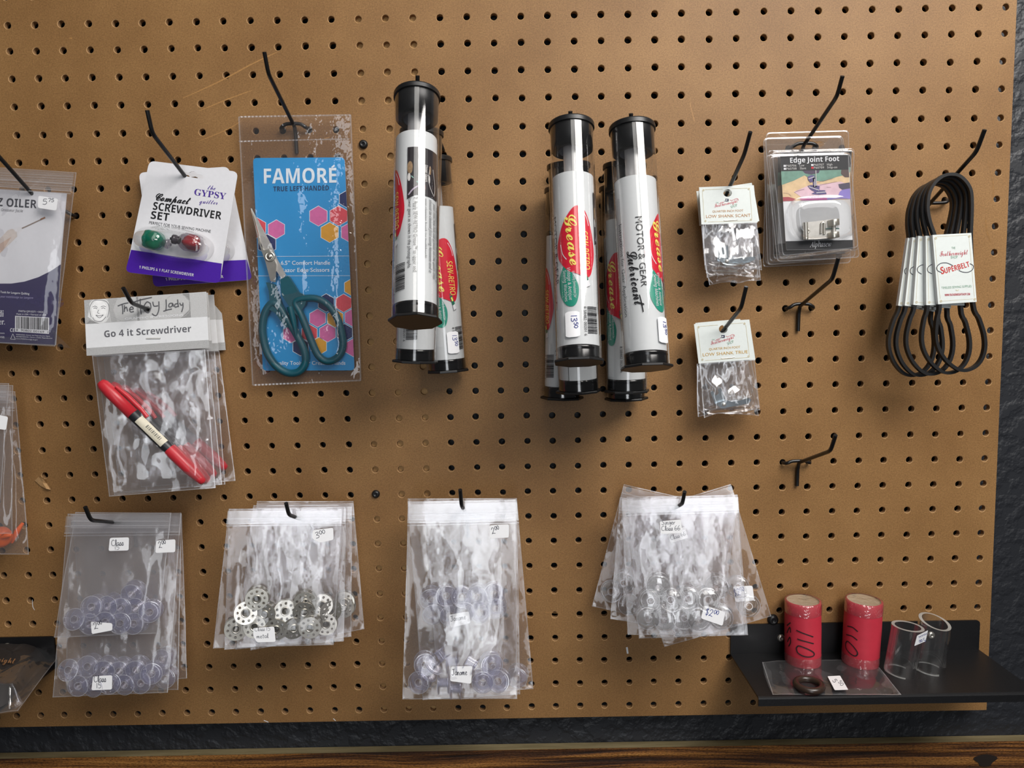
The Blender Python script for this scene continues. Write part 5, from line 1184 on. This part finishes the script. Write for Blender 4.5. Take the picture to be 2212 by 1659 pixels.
q = B(); sweep(q, [Z.m(95, 1400, 0), Z.m(140, 1310, .001), Z.m(185, 1245, 0)], [14 * u, 22 * u, 12 * u], ORG, 12); q.build('stem', t)

# ------------------------------------------------------------------ the small black shelf and what stands on it
zs = W(1830, 1408, .002).z; dfr = 0.
p = ray(1850, 1503); kf = (zs - CAM.z) / p.z; YF = (CAM + p * kf).y
xl0, xr0 = W(1578, 1408, .002).x, W(2114, 1408, .002).x
xl1 = (CAM + ray(1649, 1503) * ((zs - CAM.z) / ray(1649, 1503).z)).x
zt_ = W(1830, 1345, .002).z
def shelf(label, x0, x1, screws):
    t = thing('metal_shelf', label, 'shelf', M=Matrix.Translation((0, 0, 0))); T = .0018
    q = B(); L = rnd([Vector((x0, zs)), Vector((x1, zs)), Vector((x1, zt_)), Vector((x0, zt_))], [0, 0, .004, .004]); n = len(L)
    vs = [(p.x, -.0005, p.y) for p in L] + [(p.x, -.0005 - T, p.y) for p in L]
    q.add(vs, [list(range(n)), list(range(n, 2 * n))[::-1]] + [[k, n + k, n + (k + 1) % n, (k + 1) % n] for k in range(n)], SHELFB); q.build('back_plate', t)
    q = B(); P = [(-.0005, zs), (-.004, zs + 0), (YF + .002, zs), (YF + .0006, zs - .0006), (YF, zs - .002), (YF, zs - .0085)]; inn = [(-.0005, zs - T), (-.004, zs - T), (YF + .003, zs - T), (YF + T, zs - .0025), (YF + T, zs - .0085)]
    ring = P + inn[::-1]; n = len(ring)
    q.add([(x0, a, c) for a, c in ring] + [(x1, a, c) for a, c in ring], [[k, (k + 1) % n, n + (k + 1) % n, n + k] for k in range(n)], SHELFB)
    tri = tessellate_polygon([[Vector((a, c, 0)) for a, c in ring]]); q.add([(x0, a, c) for a, c in ring], [list(k) for k in tri], SHELFB); q.add([(x1, a, c) for a, c in ring], [list(k) for k in tri], SHELFB); q.build('tray', t)
    for px, py in screws:
        c = W(px, py, .0025); q = B(); lathe(q, [(.0040, 0), (.0038, .001), (.0026, .0020), (.0010, .0023), (.0008, .0014), (.0002, .0013)], STEEL2, 18, c, Vector((0, -1, 0)), Vector((1, 0, 0))); q.build('screw_head', t)
    return t
shelf('small black metal shelf screwed low on the right of the pegboard', xl0, xr0, [(1687, 1378), (2011, 1372)])
shelf('black metal shelf end under a dark pouch at the lower left', W(0, 1400, .002).x - .12, W(119, 1400, .002).x, [(16, 1397)])
SF = Fr(0, 0, 0, origin=Vector((xl0, 0, zs)), axes=(Vector((1, 0, 0)), Vector((0, 1, 0)), Vector((0, 0, 1)))); S7 = SF.z(1540, 1260, 3.2917)
def onshelf(x, y): p = S7.m(x, y); return SF.o + SF.u * p.x + SF.v * p.y
def uprightframe(base, toppx, lean_y=0.):
    """axis from a point on the shelf up to the pixel toppx, kept in the plane facing the camera"""
    n = (CAM - base); n.z = 0; n.normalize(); r = ray(*S7.px(*toppx)); pl = base + Vector((0, lean_y, 0)); k = (pl - CAM).dot(n) / r.dot(n); return CAM + r * k
REDP = simple('red_paper', '#b92a3c', .6, var=.05, vscale=120, bump=.2); KRAFT = simple('paper_roll_core', '#b9ab93', .7); TAPE = clearmat('packing_tape', (.95, .93, .92), haze=.045, lo=.12, hi=.7, power=2, rough=.12, wr=.7, wscale=90)
INK = simple('marker_ink', '#1c1418', .6)
def roll(label, bpx, tpx, rz, ang, extra):
    base = onshelf(*bpx); top = uprightframe(base, tpx); v = (top - base); H = v.length; v.normalize(); n = (CAM - base); n = (n - v * n.dot(v)).normalized(); u = v.cross(n)
    R = rz / 3.2917 * (base - CAM).dot(Vector(RM[2])) / FPX
    fr = Fr(0, 0, 0, origin=base, axes=(u, v, n)); t = thing('paper_roll', label, 'paper roll', fr, 'red paper rolls on the small shelf'); up, x = Vector((0, 1, 0)), Vector((0, 0, 1)); o = Vector()
    q = B(); rg = random.Random(bpx[0]); rd = lambda a: 1 + .006 * math.sin(3 * a + bpx[0]) + .004 * math.sin(7 * a)
    lathe(q, [(.0002, 0), (R * .97, 0), (R, .001), (R, H * .3), (R * 1.012, H * .55), (R, H * .8), (R * 1.0, H), (R * .90, H + .0004)], REDP, 44, o, up, x, rad=rd)
    class C:
        @staticmethod
        def m(px, py, w=0.): th = px + ang; r = R * 1.017 + w; return Vector((r * math.sin(th), H * py, r * math.cos(th)))
    def mk(pts, wd): 
        P = smoothpts([Vector((a, c, 0)) for a, c in pts], 5); vs = []
        for i, p_ in enumerate(P):
            e = (P[min(i + 1, len(P) - 1)] - P[max(i - 1, 0)]); e = Vector((e.x * R, e.y * H)).normalized(); k = wd / 2
            vs += [C.m(p_.x - e.y * k / R, p_.y + e.x * k / H, .0002), C.m(p_.x + e.y * k / R, p_.y - e.x * k / H, .0002)]
        q.add(vs, [[2 * i, 2 * i + 1, 2 * i + 3, 2 * i + 2] for i in range(len(P) - 1)], INK)
    for s_ in extra: mk(s_, .0011)
    q.build('red_paper', t)
    q = B(); lathe(q, [(R * .93, H - .0005), (R * .90, H - .0012), (R * .86, H - .0016), (.0002, H - .0022)], KRAFT, 36, o, up, x); q.build('end_face', t)
    q = B(); lathe(q, [(.0002, H + .0012), (R * .5, H + .0016), (R * .86, H + .0012), (R * 1.02, H + .0003), (R * 1.03, H * .97), (R * 1.03, H * .82)], TAPE, 40, o, up, x, rad=lambda a: 1 + .012 * math.sin(5 * a)); q.build('tape', t); q = B(); lathe(q, [(R * 1.025, H * .16), (R * 1.03, 0.0012)], TAPE, 40, o, up, x); q.build('tape', t)
one = lambda y: [(-.75 + .0, y), (.1, y + .03), (.75, y - .01)]
roll('left red paper roll with 110 written on it, on the small shelf', (640, 556), (640, 120), 121, .15, [[(-.5, .61), (0, .57), (.42, .525)], [(-.45, .475), (.05, .45), (.45, .415)], [(-.5, .32), (-.35, .37), (.1, .335), (.45, .27), (.42, .22), (0, .21), (-.4, .25), (-.5, .32)], [(-1.15, .62), (-.85, .70)], [(-1.15, .5), (-.9, .62), (-.85, .54)], [(-1.1, .36), (-.9, .46), (-.85, .38), (-1.0, .3)]])
roll('right red paper roll with 110 written on it, beside the clear tubes', (1046, 560), (1074, 118), 122, -.55, [[(-.3, .61), (.05, .63), (.35, .59)], [(-.35, .47), (.05, .49), (.35, .455)], [(-.35, .33), (-.2, .38), (.15, .34), (.4, .26), (.3, .2), (0, .21), (-.3, .26), (-.35, .33)]])
def acrylic(label, bpx, tpx, rz, cut):
    base = onshelf(*bpx); top = uprightframe(base, tpx); v = (top - base); H = v.length; v.normalize(); n = (CAM - base); n = (n - v * n.dot(v)).normalized(); u = v.cross(n)
    R = rz / 3.2917 * (base - CAM).dot(Vector(RM[2])) / FPX; r = R * .80
    fr = Fr(0, 0, 0, origin=base, axes=(u, v, n)); t = thing('acrylic_tube', label, 'tube', fr, 'clear acrylic tubes on the small shelf')
    N = 48; q = B(); rim = B()
    P = lambda rr, k, y, w=0: Vector((rr * math.sin(2 * math.pi * k / N), y + (cut * math.sin(2 * math.pi * k / N + .6) if w else cut * .6 * math.sin(2 * math.pi * k / N + .6)), rr * math.cos(2 * math.pi * k / N)))
    vs = [P(R, k, 0) for k in range(N)] + [P(R, k, H, 1) for k in range(N)]; q.add(vs, [[k, (k + 1) % N, N + (k + 1) % N, N + k] for k in range(N)], ACR, True)
    vs = [P(r, k, 0) for k in range(N)] + [P(r, k, H, 1) for k in range(N)]; q.add(vs, [[k, N + k, N + (k + 1) % N, (k + 1) % N] for k in range(N)], ACR, True); q.build('wall', t)
    for y, w in ((H, 1), (.0006, 0)): rim.add([P(R, k, y, w) * (1 if w else 1) if w else Vector((P(R, k, 0).x, y, P(R, k, 0).z)) for k in range(N)] + [P(r, k, y, w) if w else Vector((P(r, k, 0).x, y, P(r, k, 0).z)) for k in range(N)], [[k, N + k, N + (k + 1) % N, (k + 1) % N] for k in range(N)], RIMM); rim.build('cut_rim', t); rim = B()
    return t, fr
RIMM = clearmat('sawn_acrylic_edge', (.9, .92, .91), haze=.62, lo=.1, hi=.5, power=2, rough=.2, hcol=(.92, .95, .93))
t, fr = acrylic('left clear acrylic tube with a price sticker on its side', (1327, 632), (1386, 305), 103, .0012)
acrylic('right clear acrylic tube leaning behind the stickered one', (1535, 612), (1578, 272), 102, -.0030)
Z = fr.z(1540, 1260, 3.2917)
sticker(t, Z, [(1452, 372), (1530, 333), (1512, 412), (1432, 446)], .0008, .0155, lambda b, w: (hand(b, Z, '5', (1505, 388), (1490, 395), 26, BLUEINK, w, 3), hand(b, Z, '00', (1486, 398), (1462, 406), 18, BLUEINK, w, 3), text(b, Z, 'MAAAE', (1518, 352), (1460, 380), 12, BLUEINK, w)))
# flat bag with a rubber ring lying on the shelf
t = thing('flat_bag', 'clear flat bag lying on the small shelf under a 5.50 sticker', 'bag', SF)
bag(t, S7, [(350, 562), (1142, 548), (1340, 794), (425, 792)], .0028, 121, .0006, 70, FILM, top_thick=.0014, back=.2, nx=30, ny=20)
sticker(t, S7, [(815, 662), (904, 657), (962, 757), (866, 760)], .001, .0042, lambda b, w: (hand(b, S7, '5', (850, 690), (862, 712), 28, PENINK, w, 3.5), hand(b, S7, '50', (890, 702), (915, 735), 24, PENINK, w, 3)))
c = B(); c.add([S7.m(350, 562, .001), S7.m(425, 790, .0012), S7.m(392, 725, .007), S7.m(362, 640, .006)], [[0, 3, 2, 1]], FILM); c.build('side_fold', t)
RB = simple('dark_rubber_ring', '#33261f', .3, var=.1, spec=.6)
rc = S7.m(683, 722, .0045); ru = S7.unit(683, 718); q = B()
sweep(q, [rc + Vector((86 * ru * math.cos(k * math.pi / 18), 86 * ru * math.sin(k * math.pi / 18), 0)) for k in range(36)], 30 * ru * .8, RB, 14, True)
o = q.build('rubber_ring'); o.matrix_world = SF.mat(); tag(o, 'dark brown rubber ring inside the flat bag on the shelf', 'ring')
# dark pouch at the lower left
LF = Fr(0, 0, 0, origin=Vector((0, -.05, zs + .0075)), axes=(Vector((1, 0, 0)), Vector((0, 1, 0)), Vector((0, 0, 1)))); L5 = LF.z(0, 1300, 4.623)
t = thing('dark_pouch', 'dark fabric pouch in a glossy clear bag on the lower left shelf', 'pouch', LF)
FAB = simple('dark_fabric', '#26211f', .75, var=.2, vscale=1500, bump=.3); q = B()
pts = [(-420, 470), (100, 470), (420, 480), (500, 520), (470, 590), (330, 760), (180, 930), (20, 1060), (-420, 1100)]; lo = [L5.m(x, y, -.002) for x, y in pts]
P2 = [p.to_2d() for p in lo]; c0 = sum(P2, Vector((0, 0))) / len(P2); vs = []; nr = 8; P2 = rnd(P2, .006, 4); n = len(P2)
for i in range(nr + 1):
    f = i / nr; h = .020 * (1 - f ** 3.5) - .002
    vs += [Vector((*(c0 + (p - c0) * f), h + .0018 * noise.noise(Vector((p.x * 40, p.y * 40, i * .4))))) for p in P2]
q.add(vs, [[i * n + k, (i + 1) * n + k, (i + 1) * n + (k + 1) % n, i * n + (k + 1) % n] for i in range(nr) for k in range(n)], FAB, True)
q.build('fabric_body', t); q = B(); text(q, L5, script('Featherweight'), (-330, 560), (150, 618), 62, simple('copper_embroidery', '#9a6f4a', .5), .0200); q.build('gold_script', t)
bag(t, L5, [(-460, 440), (600, 530), (180, 1090), (-420, 1180)], .024, 131, .0028, 45, FILM2, top_thick=.016, back=.1)
